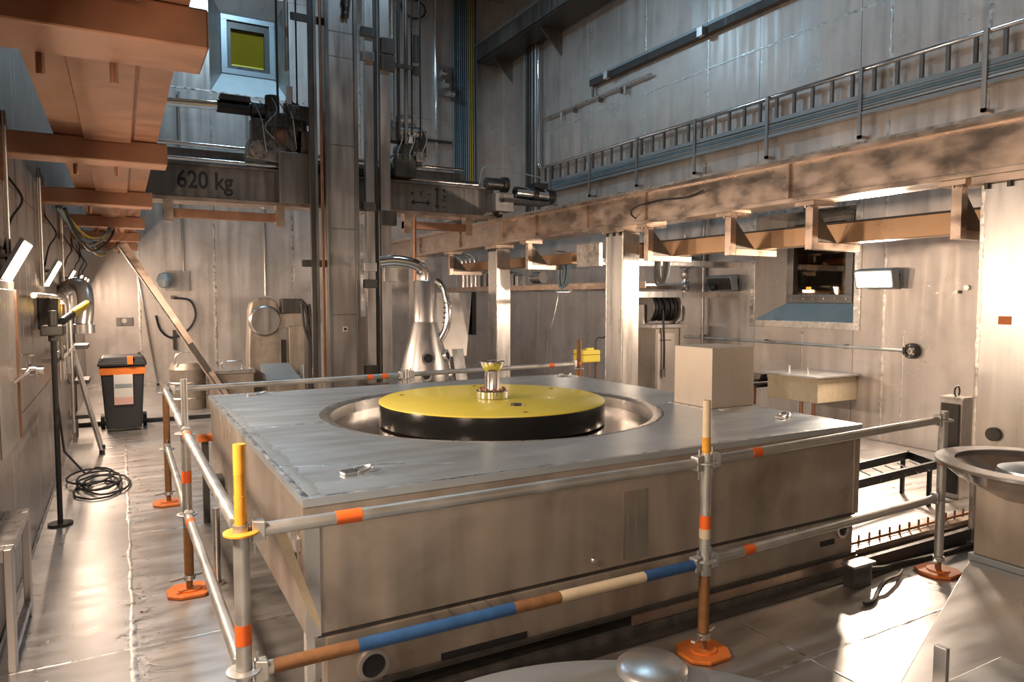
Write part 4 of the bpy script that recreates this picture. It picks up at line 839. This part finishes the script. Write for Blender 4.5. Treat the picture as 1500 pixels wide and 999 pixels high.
t = thing('wall_machine', 'boxy steel machine half hidden behind the guide rails', 'machine', (4.0, 13.2, .07)); box('body', side, t, 3.7, 4.5, 13., 13.6, .07, 1.5, bevel=.02); MB().cyl((4.3, 12.98, 1.75), (4.3, 13.4, 1.75), .14, n=20).build('drum', grey, t, smooth=True); box('saddle', dark, t, 4.2, 4.4, 13.0, 13.4, 1.5, 1.64)
# cable shelf behind the runway, with books of cable plugs, coils and a lamp
SX = 7.0
t = thing('cable_shelf', 'long narrow steel shelf along the right side behind the columns', 'shelf', (SX, 11, 2.05))
box('shelf_plate', clean, t, SX-.12, SX+.12, 8.3, 15.6, 2.03, 2.07, bevel=.003); box('shelf_edge', beam, t, SX-.125, SX-.12, 8.3, 15.6, 2.0, 2.1)
for y in (9.5, 11.5, 14.0): box('support_arm', beam, t, SX+.12, XR, y, y+.06, 2.0, 2.06)
t = thing('tube_lamp', 'small lit tube lamp under the cable shelf', 'lamp', (SX-.1, 10.6, 2.0)); box('housing', lampblue, t, SX-.17, SX-.09, 10.3, 10.75, 1.96, 1.999); face_lamp(t, 'lit_face', [(SX-.16, 10.33, 1.955), (SX-.16, 10.72, 1.955), (SX-.10, 10.72, 1.955), (SX-.10, 10.33, 1.955)], flood, (1, .80, .62), 60)
for i, (y, c) in enumerate(((12.3, clean), (12.5, mastm), (12.75, bluec), (12.9, white), (13.1, bluec), (13.25, yelc), (13.4, clean), (13.7, mastm), (14.0, clean))):
    h = .22+.05*((i*7) % 3)
    tt = thing('connector_block', ['wide pale', 'grey', 'blue', 'white', 'second blue', 'yellow', 'narrow pale', 'second grey', 'farthest pale'][i]+' connector block in the row on the far end of the cable shelf', 'connector', (SX, y, 2.07), 'connector blocks on the cable shelf')
    box('block', c, tt, SX-.09, SX+.09, y-.06, y+.06, 2.07, 2.07+h, bevel=.006); box('cap', grey, tt, SX-.05, SX+.05, y-.03, y+.03, 2.07+h, 2.1+h)
def coil(x, y, z, r_, mt, lab, n=5, hook=True):
    t = thing('hung_cable_coil', lab, 'cable coil', (x, y, z+r_), 'cable coils hung behind the runway')
    for i in range(n):
        rr = r_*(1-.05*(i % 3)); pts = [(x+.05*math.sin(a*math.pi/12)*.3, y+.03*(i-n/2)+rr*.45*math.cos(a*math.pi/12), z-.01*i+rr*1.15*math.sin(a*math.pi/12)) for a in range(24)]
        MB().tube(pts, .019, n=6, closed=True).build('loop', mt[i % len(mt)], t, smooth=True)
    MB().tube([(x-.03, y, z+r_*1.1), (x+.02, y, z+r_*1.02), (x+.06, y, z+r_*1.15), (x+.03, y, z+r_*1.6), (x-.12, y, z+r_*1.62)], .012, n=6).build('hook', grey, t)
coil(6.24, 9.57, 2.27, .20, [bluec, greyc, black], 'blue and grey cable coil hanging between the two slim columns')
coil(6.24, 7.22, 2.28, .20, [greyc, warmsteel, greyc], 'grey cable coil hanging just right of the mid column', 4)
t = thing('outrigger', 'bright flat steel arm sticking out left of the mid column', 'arm', (6.1, 7.9, 2.4))
box('arm', clean, t, 5.9, XR, 8.28, 8.36, 2.33, 2.42); box('arm_plate', weldm, t, 5.84, 5.9, 8.05, 8.6, 2.3, 2.62)
t = thing('outrigger', 'upper bright flat steel arm right of the mid column', 'arm', (7, 8.0, 2.37)); box('arm', clean, t, 6.3, XR, 8.0, 8.08, 2.33, 2.41)
t = thing('outrigger', 'lower bright flat steel arm above the cable reel', 'arm', (7.5, 8.55, 1.88)); box('arm', clean, t, 6.6, 8.0, 8.5, 8.6, 1.86, 1.95); box('arm_root', clean, t, 8.0, XR, 8.5, 8.6, 1.86, 1.95)
t = thing('valve_station', 'cluster of shiny valves and pipe fittings on the right wall above the reel', 'valves', (8.3, 8.9, 2.2))
for (z, r_) in ((2.05, .09), (2.25, .07), (2.42, .11), (2.62, .07)): MB().lathe((8.3, 9.0, z), [(0,-.08),(r_*.7,-.08),(r_,-.03),(r_,.03),(r_*.7,.08),(0,.08)], 16).build('fitting', clean, t, smooth=True)
MB().cyl((8.3, 9.0, 1.9), (8.3, 9.0, 2.9), .035, n=12).build('riser', clean, t, smooth=True); box('back_plate', mastm, t, XR-.02, XR, 8.7, 9.25, 1.9, 2.8); box('stay', grey, t, 8.3, XR, 8.98, 9.02, 2.5, 2.54)
MB().cyl((8.12, 8.9, 2.5), (8.3, 9.0, 2.5), .05, n=12).build('handle', dark, t)
t = thing('pipe_upright', 'tall slim pipe running down the right wall left of the unlit lamp', 'pipe', (8.45, 8.87, 0)); MB().cyl((8.47, 8.75, .0), (8.47, 8.75, 4.0), .03, n=10).build('pipe', mastm, t, smooth=True); box('clip', grey, t, 8.47, XR, 8.73, 8.77, 1.2, 1.24)
t = thing('bent_pipes', 'group of bent shiny pipes on the cable shelf right of the vessel neck', 'pipes', (6.9, 14.6, 2.07))
for i in range(4):
    y = 14.3+.22*i; MB().tube([(SX, y, 2.07), (SX, y, 2.5), (SX-.05, y+.03, 2.75), (SX-.3, y+.05, 2.85), (SX-.7, y+.05, 2.82)], .045, n=10, smooth=5).build('pipe', chrome if i % 2 else clean, t, smooth=True)
t = thing('pump_unit', 'small pump with a round motor on the shelf end behind the far column', 'pump', (SX, 11.6, 2.07))
box('base', grey, t, SX-.1, SX+.1, 11.4, 11.85, 2.07, 2.12); MB().cyl((SX, 11.42, 2.24), (SX, 11.75, 2.24), .11, n=20).build('motor', mastm, t, smooth=True); MB().cyl((SX, 11.75, 2.24), (SX, 11.84, 2.24), .075, n=20).build('pump_head', chrome, t, smooth=True); MB().tube([(SX, 11.8, 2.3), (SX, 11.8, 2.5), (SX-.05, 11.7, 2.58), (SX-.25, 11.6, 2.55)], .025, n=8, smooth=4).build('outlet', chrome, t, smooth=True)
# cable reel on its cabinet
t = thing('reel_cabinet', 'narrow tall steel cabinet carrying the black cable reel', 'cabinet', (7.55, 8.75, 0))
box('body', side, t, 7.3, 7.85, 8.55, 9.05, 0, 1.38, bevel=.006); box('door', wall, t, 7.33, 7.68, 8.538, 8.55, .06, 1.3, bevel=.004); box('top_plate', clean, t, 7.2, 7.9, 8.5, 9.1, 1.38, 1.44, bevel=.005); box('door_handle', grey, t, 7.36, 7.6, 8.53, 8.538, 1.18, 1.2); box('side_post', clean, t, 7.78, 7.84, 8.52, 8.538, 0, 1.38)
t = thing('cable_reel', 'hose reel wound with black cable and a steel side disc', 'cable reel', (7.55, 8.8, 1.44))
rx0, rx1, rc = 7.22, 7.78, (8.75, 1.70)
for x in (rx0, rx1): MB().lathe((x, rc[0], rc[1]), [(0,-.012),(.25,-.012),(.255,0),(.25,.012),(0,.012)], 36, (1,0,0)).build('disc', side if x == rx1 else grey, t, smooth=True)
MB().cyl((rx0, rc[0], rc[1]), (rx1, rc[0], rc[1]), .11, n=20).build('hub', dark, t, smooth=True)
pts = []
for i in range(260): a = i*.42; pts.append((rx0+.05+(rx1-rx0-.1)*(.5-.5*math.cos(i/260*math.pi*3)), rc[0]+(.175+.012*(i//90))*math.cos(a), rc[1]+(.175+.012*(i//90))*math.sin(a)))
MB().tube(pts, .022, n=6).build('wound_cable', black, t, smooth=True)
MB().tube([(7.42, 8.53, 1.66), (7.41, 8.5, 1.4), (7.42, 8.49, 1.1), (7.42, 8.49, .72)], .018, n=8, smooth=5).build('hanging_end', black, t, smooth=True); MB().cyl((7.42, 8.49, .62), (7.42, 8.49, .74), .026, n=10).build('plug', grey, t)
for x in (rx0-.05, rx1+.05): box('bearing_stand', clean, t, x-.02, x+.02, 8.68, 8.82, 1.44, 1.75, bevel=.004)
MB().tube([(rx1+.07, 8.7, 1.72), (rx1+.14, 8.62, 1.7), (rx1+.05, 8.52, 1.5), (rx1-.06, 8.5, 1.46)], .025, n=8, smooth=4).build('crank', clean, t, smooth=True)
# yellow case and hanging string
t = thing('yellow_case', 'small yellow case on a thin stand behind the rear guard tube', 'case', (5.9, 8.2, 0))
box('case', yellow, t, 5.78, 6.10, 8.35, 8.6, .92, 1.10, bevel=.02); box('lid_line', lidside, t, 5.775, 6.105, 8.345, 8.605, 1.03, 1.036); box('handle', yellow, t, 5.88, 6.0, 8.38, 8.42, 1.1, 1.13)
for x, y in ((5.82, 8.38), (6.06, 8.38), (5.82, 8.57), (6.06, 8.57)): MB().cyl((x, y, 0), (x, y, .92), .012, n=8).build('stand_leg', warmsteel, t)
tag(MB().tube([(7.02, 10.9, 2.0), (6.9, 10.85, 1.6), (6.75, 10.8, 1.2), (6.7, 10.8, .9), (6.66, 10.8, .5)], .008, n=6, smooth=4).build('thin_rope', clean, None, smooth=True), 'thin pale rope hanging from the cable shelf', 'rope')
tag(MB().tube([(6.62, 9.2, .0), (6.62, 9.2, .95), (6.64, 9.2, 1.2), (6.74, 9.15, 1.22), (6.78, 9.1, 1.3)], .012, n=6, smooth=3).build('bent_wire', dark, None, smooth=True), 'dark bent wire hook standing behind the yellow case', 'wire')

# ------------------------------------------------------------------ right wall fittings
t = thing('cable_ladder', 'long cable ladder tray with rungs high along the right wall', 'cable tray', (XR-.1, 9, 4.5))
TX = XR-.11
MB().tube([(TX, 2.2, 4.78), (TX, 13.75, 4.78), (TX, 13.92, 4.80), (TX, 14.0, 4.92), (TX, 14.0, 7.55)], .032, n=10).build('top_tube', chrome, t, smooth=True)
box('lower_rail', lampblue, t, TX-.03, TX+.03, 2.2, 13.9, 4.40, 4.46); box('lower_rail', lampblue, t, TX-.05, TX+.05, 2.2, 13.9, 4.20, 4.24)
for i in range(38): box('rung', grey, t, TX-.01, TX+.03, 2.4+i*.305, 2.44+i*.305, 4.46, 4.75)
for i in range(8):
    y = 2.9+i*1.5; box('wall_stay', mastm, t, TX-.06, TX-.03, y, y+.05, 3.9, 4.80); box('stay_foot', mastm, t, TX-.06, XR, y, y+.05, 3.9, 3.94)
for i, (z, c, l) in enumerate(((4.37, greyc, 'topmost grey cable in the tray on the right wall'), (4.335, bluec, 'blue cable in the tray on the right wall'), (4.30, greyc, 'middle grey cable in the tray on the right wall'), (4.265, lampblue, 'lowest pale cable in the tray on the right wall'))):
    tag(MB().tube([(TX-.02, 2.2, z), (TX-.025, 5, z+.01), (TX-.02, 8, z-.005), (TX-.025, 11, z+.01), (TX-.02, 13.9, z)], .017, n=8, smooth=4).build('tray_cable', c, None, smooth=True), l, 'cable')
t = thing('pipe_riser', 'bundle of upright dark pipes at the far end of the right wall', 'pipes', (XR-.1, 14.3, 3.3))
for i, (y, c) in enumerate(((14.15, mastm), (14.3, grey), (14.42, dark), (14.55, dark))): MB().cyl((XR-.08, y, 3.3), (XR-.08, y, 7.6), .05, n=12).build('pipe', c, t, smooth=True)
box('saddle', grey, t, XR-.14, XR, 14.1, 14.6, 3.4, 3.8)
t = thing('wall_channel', 'dark steel channel fixed high on the right wall', 'channel', (XR-.06, 8, 6.2))
box('channel', dark, t, XR-.12, XR, 3.5, 12.0, 6.12, 6.28, bevel=.006); box('channel_lip', lampblue, t, XR-.13, XR-.12, 3.5, 12.0, 6.24, 6.29)
for y in (4.6, 8.75, 11.3): box('end_block', clean, t, XR-.2, XR-.12, y, y+.12, 6.1, 6.24)
MB().cyl((XR-.07, 11.95, 5.92), (XR-.07, 11.95, 6.14), .03, n=10).build('drop_pipe', grey, t, smooth=True)
t = thing('spray_bar', 'thin horizontal pipe bar with pendants on the right wall below the channel', 'pipe', (XR-.1, 12, 5.87))
MB().cyl((XR-.07, 10.15, 5.87), (XR-.07, 13.85, 5.87), .025, n=10).build('pipe', clean, t, smooth=True)
for y in (10.9, 13.1): MB().cyl((XR-.07, y, 5.70), (XR-.07, y, 5.86), .03, n=10).build('pendant', white, t, smooth=True)
for y in (11.0, 11.7, 12.6): box('pipe_clip', grey, t, XR-.1, XR, y, y+.06, 5.76, 5.84)
t = thing('grab_pipe', 'thin horizontal pipe along the right wall ending in a round hub', 'pipe', (XR-.06, 7, 1.2))
MB().cyl((XR-.06, 5.21, 1.20), (XR-.06, 9.6, 1.19), .02, n=12).build('pipe', galv, t, smooth=True)
MB().lathe((XR-.1, 5.21, 1.20), [(.05,0),(.085,0),(.095,.03),(.095,.10),(.05,.10)], 28, (1,0,0), closed=True).build('hub_ring', dark, t, smooth=True); MB().cyl((XR-.07, 5.21, 1.20), (XR, 5.21, 1.20), .05, n=20).build('hub', clean, t, smooth=True)
for i in range(7): bolt(t, (XR-.1, 5.21+.072*math.cos(i*.898), 1.2+.072*math.sin(i*.898)), (-1,0,0), .01, .012)
for y in (6.1, 7.45, 8.8): box('clip', grey, t, XR-.07, XR, y, y+.03, 1.17, 1.23)
def scrub(root, cy, cz, ry_, rz_, n, seed, x=XR, ln=.16):
    """pale scrubbing strokes left by a grinder, thin raised ribbons on the sheet"""
    rnd = random.Random(seed); m = MB()
    for i in range(n):
        y = cy+rnd.gauss(0, ry_); z = cz+rnd.gauss(0, rz_); a = rnd.uniform(0, 6.28); L = ln*rnd.uniform(.3, 1); w_ = rnd.uniform(.003, .008)
        d = Vector((0, math.cos(a), math.sin(a)))*L; e = Vector((0, -math.sin(a), math.cos(a)))*w_; p = Vector((x-.0006-.0002*(i % 5), y, z))
        m.add([p-d*.5, p-d*.15+e, p+d*.5, p-d*.15-e], [(0,1,2,3)])
    return m.build('grinding_marks', weldm, root, kind='stuff')
scrub(wr, 5.2, 1.18, .16, .14, 50, 1); scrub(wr, 4.75, 2.0, .12, .06, 14, 2); scrub(wr, 6.9, 1.38, .5, .05, 40, 3, ln=.12); scrub(wr, 5.62, .95, .12, .2, 26, 4); scrub(wr, 7.3, .9, .4, .25, 30, 5)
scrub(wr, 9.5, 5.3, .8, .06, 70, 6, ln=.2); scrub(wr, 6.5, 5.05, .8, .06, 60, 7, ln=.2); scrub(wr, 12, 5.2, .5, .05, 30, 8)
t = thing('small_indicator', 'tiny round indicator on the right wall near the flood lamp', 'indicator', (XR, 4.6, 1.95)); MB().cyl((XR-.02, 4.68, 1.92), (XR, 4.68, 1.92), .02, n=14).build('body', dark, t); MB().cyl((XR-.03, 4.6, 1.97), (XR, 4.6, 1.97), .03, n=14).build('lens', clean, t)
t = thing('slide_box', 'beige box on the right wall with black slide rails behind the carriage', 'box', (8.2, 6.5, .5))
box('body', cream, t, 7.75, XR, 5.95, 6.75, .50, .82, bevel=.008); box('lid', brushed, t, 7.7, XR, 5.92, 6.8, .82, .845, bevel=.004)
for y in (6.3, 6.6): MB().cyl((8.0, y, .845), (8.0, y, .93), .015, n=8).build('pin', clean, t)
for x in (7.95, 8.2): MB().cyl((x, 6.35, 0), (x, 6.35, .5), .022, n=8).build('leg', warmsteel, t)
for z in (.62, .70): box('slide_rail', black, t, 7.2, 8.0, 6.82, 7.0, z, z+.035)
box('slide_head', dark, t, 7.4, 7.8, 6.80, 7.05, .74, .80); box('slide_foot', warmsteel, t, 7.62, 7.66, 6.86, 6.96, 0, .62)
t = thing('steel_bollard', 'slim square steel bollard with a lifting ring beside the broad column', 'bollard', (6.8, 3.7, 0))
box('post', clean, t, 6.68, 6.86, 3.60, 3.80, 0, .92, bevel=.005); box('cap', weldm, t, 6.67, 6.87, 3.59, 3.81, .92, .94); MB().tube([(6.77+.04*math.cos(a*.524), 3.7, .985+.05*math.sin(a*.524)) for a in range(12)], .008, n=6, closed=True).build('ring', dark, t, smooth=True); MB().box(6.66, 6.68, 3.62, 3.78, .05, .88).build('dark_slot', dark, t)
t = thing('junction_box_small', 'small square junction box low on the right wall', 'junction box', (XR, 3.9, .9)); box('box', clean, t, XR-.06, XR, 3.8, 3.98, .8, .95, bevel=.006); MB().cyl((XR-.08, 3.89, .88), (XR-.06, 3.89, .88), .03, n=12).build('gland', dark, t)

# ------------------------------------------------------------------ far wall fittings
t = thing('cable_riser', 'tall riser of blue and yellow cables on the far wall in the corner', 'cable tray', (7.5, YF, 3.3))
box('backing', grey, t, 7.2, 7.82, YF-.03, YF, 3.3, ZC-.05)
for x0 in (7.2, 7.8): box('side_rail', lampblue, t, x0, x0+.02, YF-.1, YF-.03, 3.3, ZC-.05)
for i in range(18): box('rung', lampblue, t, 7.22, 7.8, YF-.05, YF-.03, 3.5+i*.32, 3.53+i*.32)
for i, c in enumerate((bluec, bluec, greyc, bluec, bluec, greyc, lampblue, yelc, yelc, greyc)):
    x = 7.26+.055*i; MB().tube([(x, YF-.07, 3.3), (x+.006, YF-.075, 5), (x-.005, YF-.07, 7), (x, YF-.07, ZC-.06)], .022, n=8, smooth=4).build('cable', c, t, smooth=True)
for x, r_, l in ((6.75, .03, 'bright conduit running up the far wall left of the cable riser'), (5.5, .02, 'thin conduit on the far wall right of the mast')):
    tag(MB().cyl((x, YF-.05, 3.4), (x, YF-.05, ZC-.05), r_, n=10).build('wall_conduit', chrome, None, smooth=True), l, 'conduit')
t = thing('wall_shelf_bar', 'thin horizontal bar on the far wall right of the mast', 'bar', (6.2, YF, 5.6)); box('bar', dark, t, 5.4, 7.15, YF-.08, YF-.04, 5.58, 5.64); box('stay', grey, t, 6.0, 6.06, YF-.06, YF, 5.5, 5.58)
t = thing('wall_camera', 'small pale camera on the far wall right of the mast', 'camera', (6.0, YF, 5.9)); MB().cyl((5.72, YF-.25, 5.95), (6.05, YF-.25, 5.98), .12, n=18).build('body', clean, t, smooth=True); MB().cyl((5.7, YF-.25, 5.945), (5.72, YF-.25, 5.95), .09, n=18).build('lens', dark, t); box('bracket', grey, t, 5.86, 5.94, YF-.22, YF, 5.80, 5.86); box('base', warmsteel, t, 5.7, 6.1, YF-.3, YF-.1, 5.75, 5.8)
t = thing('wall_camera', 'cluster of small fittings on the conduit beside the cable riser', 'fittings', (7.0, YF, 6.9)); 
for (x, z, r_) in ((6.9, 6.95, .1), (7.05, 6.75, .09), (6.85, 7.2, .07)): MB().cyl((x, YF-.16, z), (x+.12, YF-.16, z), r_, n=14).build('fitting', clean, t, smooth=True)
box('plate', mastm, t, 6.8, 7.15, YF-.1, YF, 6.7, 7.4)
t = thing('cable_loop_top', 'black cable loop at the top of the far wall', 'cable', (6.2, YF-.1, 8.7)); MB().tube([(6.2+.3*math.cos(a*.524), YF-.06, 8.6+.22*math.sin(a*.524)) for a in range(12)], .02, n=6, closed=True).build('loop', black, t, smooth=True); box('hook', grey, t, 6.15, 6.25, YF-.08, YF, 8.8, 8.86)

# ------------------------------------------------------------------ right foreground: tracks, frame, funnel, dome
for y0, y1, l in ((2.94, 3.06, 'front floor track of the carriage running to the right wall'), (6.5, 6.62, 'rear floor track of the carriage')):
    t = thing('floor_track', l, 'rail', (4.5, (y0+y1)/2, 0))
    box('base_plate', dark, t, .75, XR-.01, y0-.06, y1+.1, 0, .012); box('rail_head', grey, t, .75, XR-.01, y0+.02, y1-.02, .012, .055)
    if y0 < 4:
        box('side_channel', dark, t, PX1-.1, XR-.01, y0-.05, y0-.02, .012, .12); box('side_channel', beam, t, PX1+.02, XR-.01, y1+.0, y1+.06, .012, .10)
        for i in range(26): MB().box(4.45+i*.12, 4.462+i*.12, y1+.075, y1+.085, .012, .16).build('rack_pin', warmsteel, t)
        MB().box(4.4, XR-.01, y1+.07, y1+.095, .10, .12).build('pin_bar', warmsteel, t)
t = thing('floor_rack', 'low black open steel frame on the floor right of the carriage', 'frame', (5.8, 3.75, 0))
for a, b in (((4.75, 3.50), (6.32, 3.60)), ((4.75, 3.82), (6.52, 3.97))):
    MB().add([(a[0],a[1],.33),(b[0],b[1],.33),(b[0],b[1]+.03,.33),(a[0],a[1]+.03,.33),(a[0],a[1],.40),(b[0],b[1],.40),(b[0],b[1]+.03,.40),(a[0],a[1]+.03,.40)], [(0,1,2,3),(4,5,6,7),(0,4,5,1),(1,5,6,2),(2,6,7,3),(3,7,4,0)]).build('long_bar', black, t)
MB().add([(6.30,3.60,.33),(6.33,3.60,.33),(6.53,4.0,.33),(6.50,4.0,.33),(6.30,3.60,.40),(6.33,3.60,.40),(6.53,4.0,.40),(6.50,4.0,.40)], [(0,1,2,3),(4,5,6,7),(0,4,5,1),(1,5,6,2),(2,6,7,3),(3,7,4,0)]).build('end_bar', black, t)
for i in range(9): MB().tube([(4.9+i*.17, 3.53, .36), (5.02+i*.18, 3.83, .36)], .006, n=5).build('grid_rod', clean, t)
for x, y in ((4.8, 3.51), (6.25, 3.61), (4.8, 3.84), (6.45, 3.98)): box('leg', black, t, x-.015, x+.015, y, y+.03, 0, .33)
tag(MB().tube([(4.30, 2.86, .06), (4.45, 2.87, .035), (4.62, 2.88, .03), (5.0, 2.86, .02), (5.6, 2.84, .02), (6.4, 2.8, .02)], .018, n=8, smooth=5).build('floor_hose', black, None, smooth=True), 'black hose lying along the front track towards the right wall', 'hose')
tag(MB().tube([(4.55, 2.80, .02), (4.40, 2.74, .03), (4.22, 2.70, .05), (4.08, 2.66, .02), (3.95, 2.60, .016), (3.86, 2.60, .016)], .014, n=8, smooth=5).build('floor_hose', black, None, smooth=True), 'short black cable curling on the bright floor by the carriage corner', 'cable')
t = thing('buffer_foot', 'dark steel stop block under the near right carriage corner', 'block', (4.1, 2.85, 0)); box('block', dark, t, 4.02, 4.2, 2.78, 2.86, 0, .14, bevel=.006); box('cap', grey, t, 4.0, 4.22, 2.77, 2.865, .14, .155)
def floor_scrub(cx, cy, rx_, ry_, n, seed, z=0., root=None):
    rnd = random.Random(seed); m = MB()
    for i in range(n):
        x = cx+rnd.gauss(0, rx_); y = cy+rnd.uniform(-ry_, ry_); a = rnd.uniform(0, 6.28); L = rnd.uniform(.03, .13); w_ = rnd.uniform(.003, .010)
        d = Vector((math.cos(a), math.sin(a), 0))*L; e = Vector((-math.sin(a), math.cos(a), 0))*w_; p = Vector((x, y, z+.0006+.0002*(i % 5)))
        m.add([p-d*.5, p-d*.15+e, p+d*.5, p-d*.15-e], [(0,1,2,3)])
    return m.build('grinding_marks', weldf, root or fl, kind='stuff')
floor_scrub(.03, 6.8, .045, 3.2, 240, 11); floor_scrub(.05, 4.2, .05, .9, 90, 12); floor_scrub(-.45, 4.1, .08, .5, 50, 13); floor_scrub(.02, 7.9, .09, .35, 60, 14); floor_scrub(-.5, 5.6, .05, 1.2, 40, 15)
floor_scrub(6.2, 4.2, .8, .5, 60, 16); floor_scrub(5.0, 2.45, .3, .12, 30, 17)
# added deck, near right corner; its slanted edge stands for a floor shadow line
dk = struct(MB().prism([(2.55, 1.60), (4.52, 2.335), (5.3, 2.335), (5.3, -.6), (2.55, -.6)], 'z', 0, .30).build('added_floor_deck', floorm, None, bevel=.004))
k += 1; wavy((4.62, 2.3, .3), (4.62, .2, .3), .006, .02, 40, (0,0,1), k, 'weld_seam', weldf, dk)
t = thing('funnel_dish', 'wide flared steel dish on a square pedestal at the right edge', 'funnel', (4.62, 2.03, .30))
fc = (4.60, 2.06)
box('pedestal', side, t, 4.385, 4.82, 1.86, 2.27, .34, .80, bevel=.004); box('base_strip', lampblue, t, 4.365, 4.84, 1.84, 2.29, .30, .34, bevel=.004); box('corner_strip', dark, t, 4.378, 4.385, 1.86, 1.885, .34, .80)
MB().lathe((fc[0], fc[1], 0), [(.14, .70), (.16, .66), (.27, .735), (.40, .80), (.475, .865), (.505, .872), (.505, .885), (.43, .885), (.36, .83), (.24, .77), (.14, .74)], 96, closed=True).build('dish', polish, t, smooth=True)
MB().lathe((fc[0], fc[1], 0), [(.40, .886), (.503, .886), (.503, .893), (.40, .893)], 96, closed=True).build('rim_band', brushed, t, smooth=True)
MB().lathe((fc[0], fc[1], 0), [(.001, .76), (.15, .76), (.20, .80), (.185, .86), (.10, .885), (.001, .885)], 48).build('centre_boss', decktop, t, smooth=True)
t = thing('dome_cover', 'shallow steel dome with a round knob in the bottom foreground', 'dome', (1.23, 1.37, 0))
MB().lathe((1.23, 1.37, 0), [(1.15, 0), (1.15, .25), (1.165, .262), (1.165, .285), (1.15, .30), (1.0, .318), (.7, .34), (.35, .352), (.001, .355)], 128).build('dome', decktop, t, smooth=True)
MB().lathe((1.815, 2.125, 0), [(.08, .29), (.08, .335), (.125, .345), (.14, .36), (.14, .385), (.118, .402), (.0, .404)], 64).build('knob', brushed, t, smooth=True)
t = thing('edge_bracket', 'small upright steel bracket at the bottom right of the added deck', 'bracket', (2.75, 1.5, .30))
box('upright', clean, t, 2.74, 2.765, 1.50, 1.55, .30, .50, bevel=.003); box('flat', galv, t, 2.765, 3.2, 1.35, 1.53, .30, .345, bevel=.003)
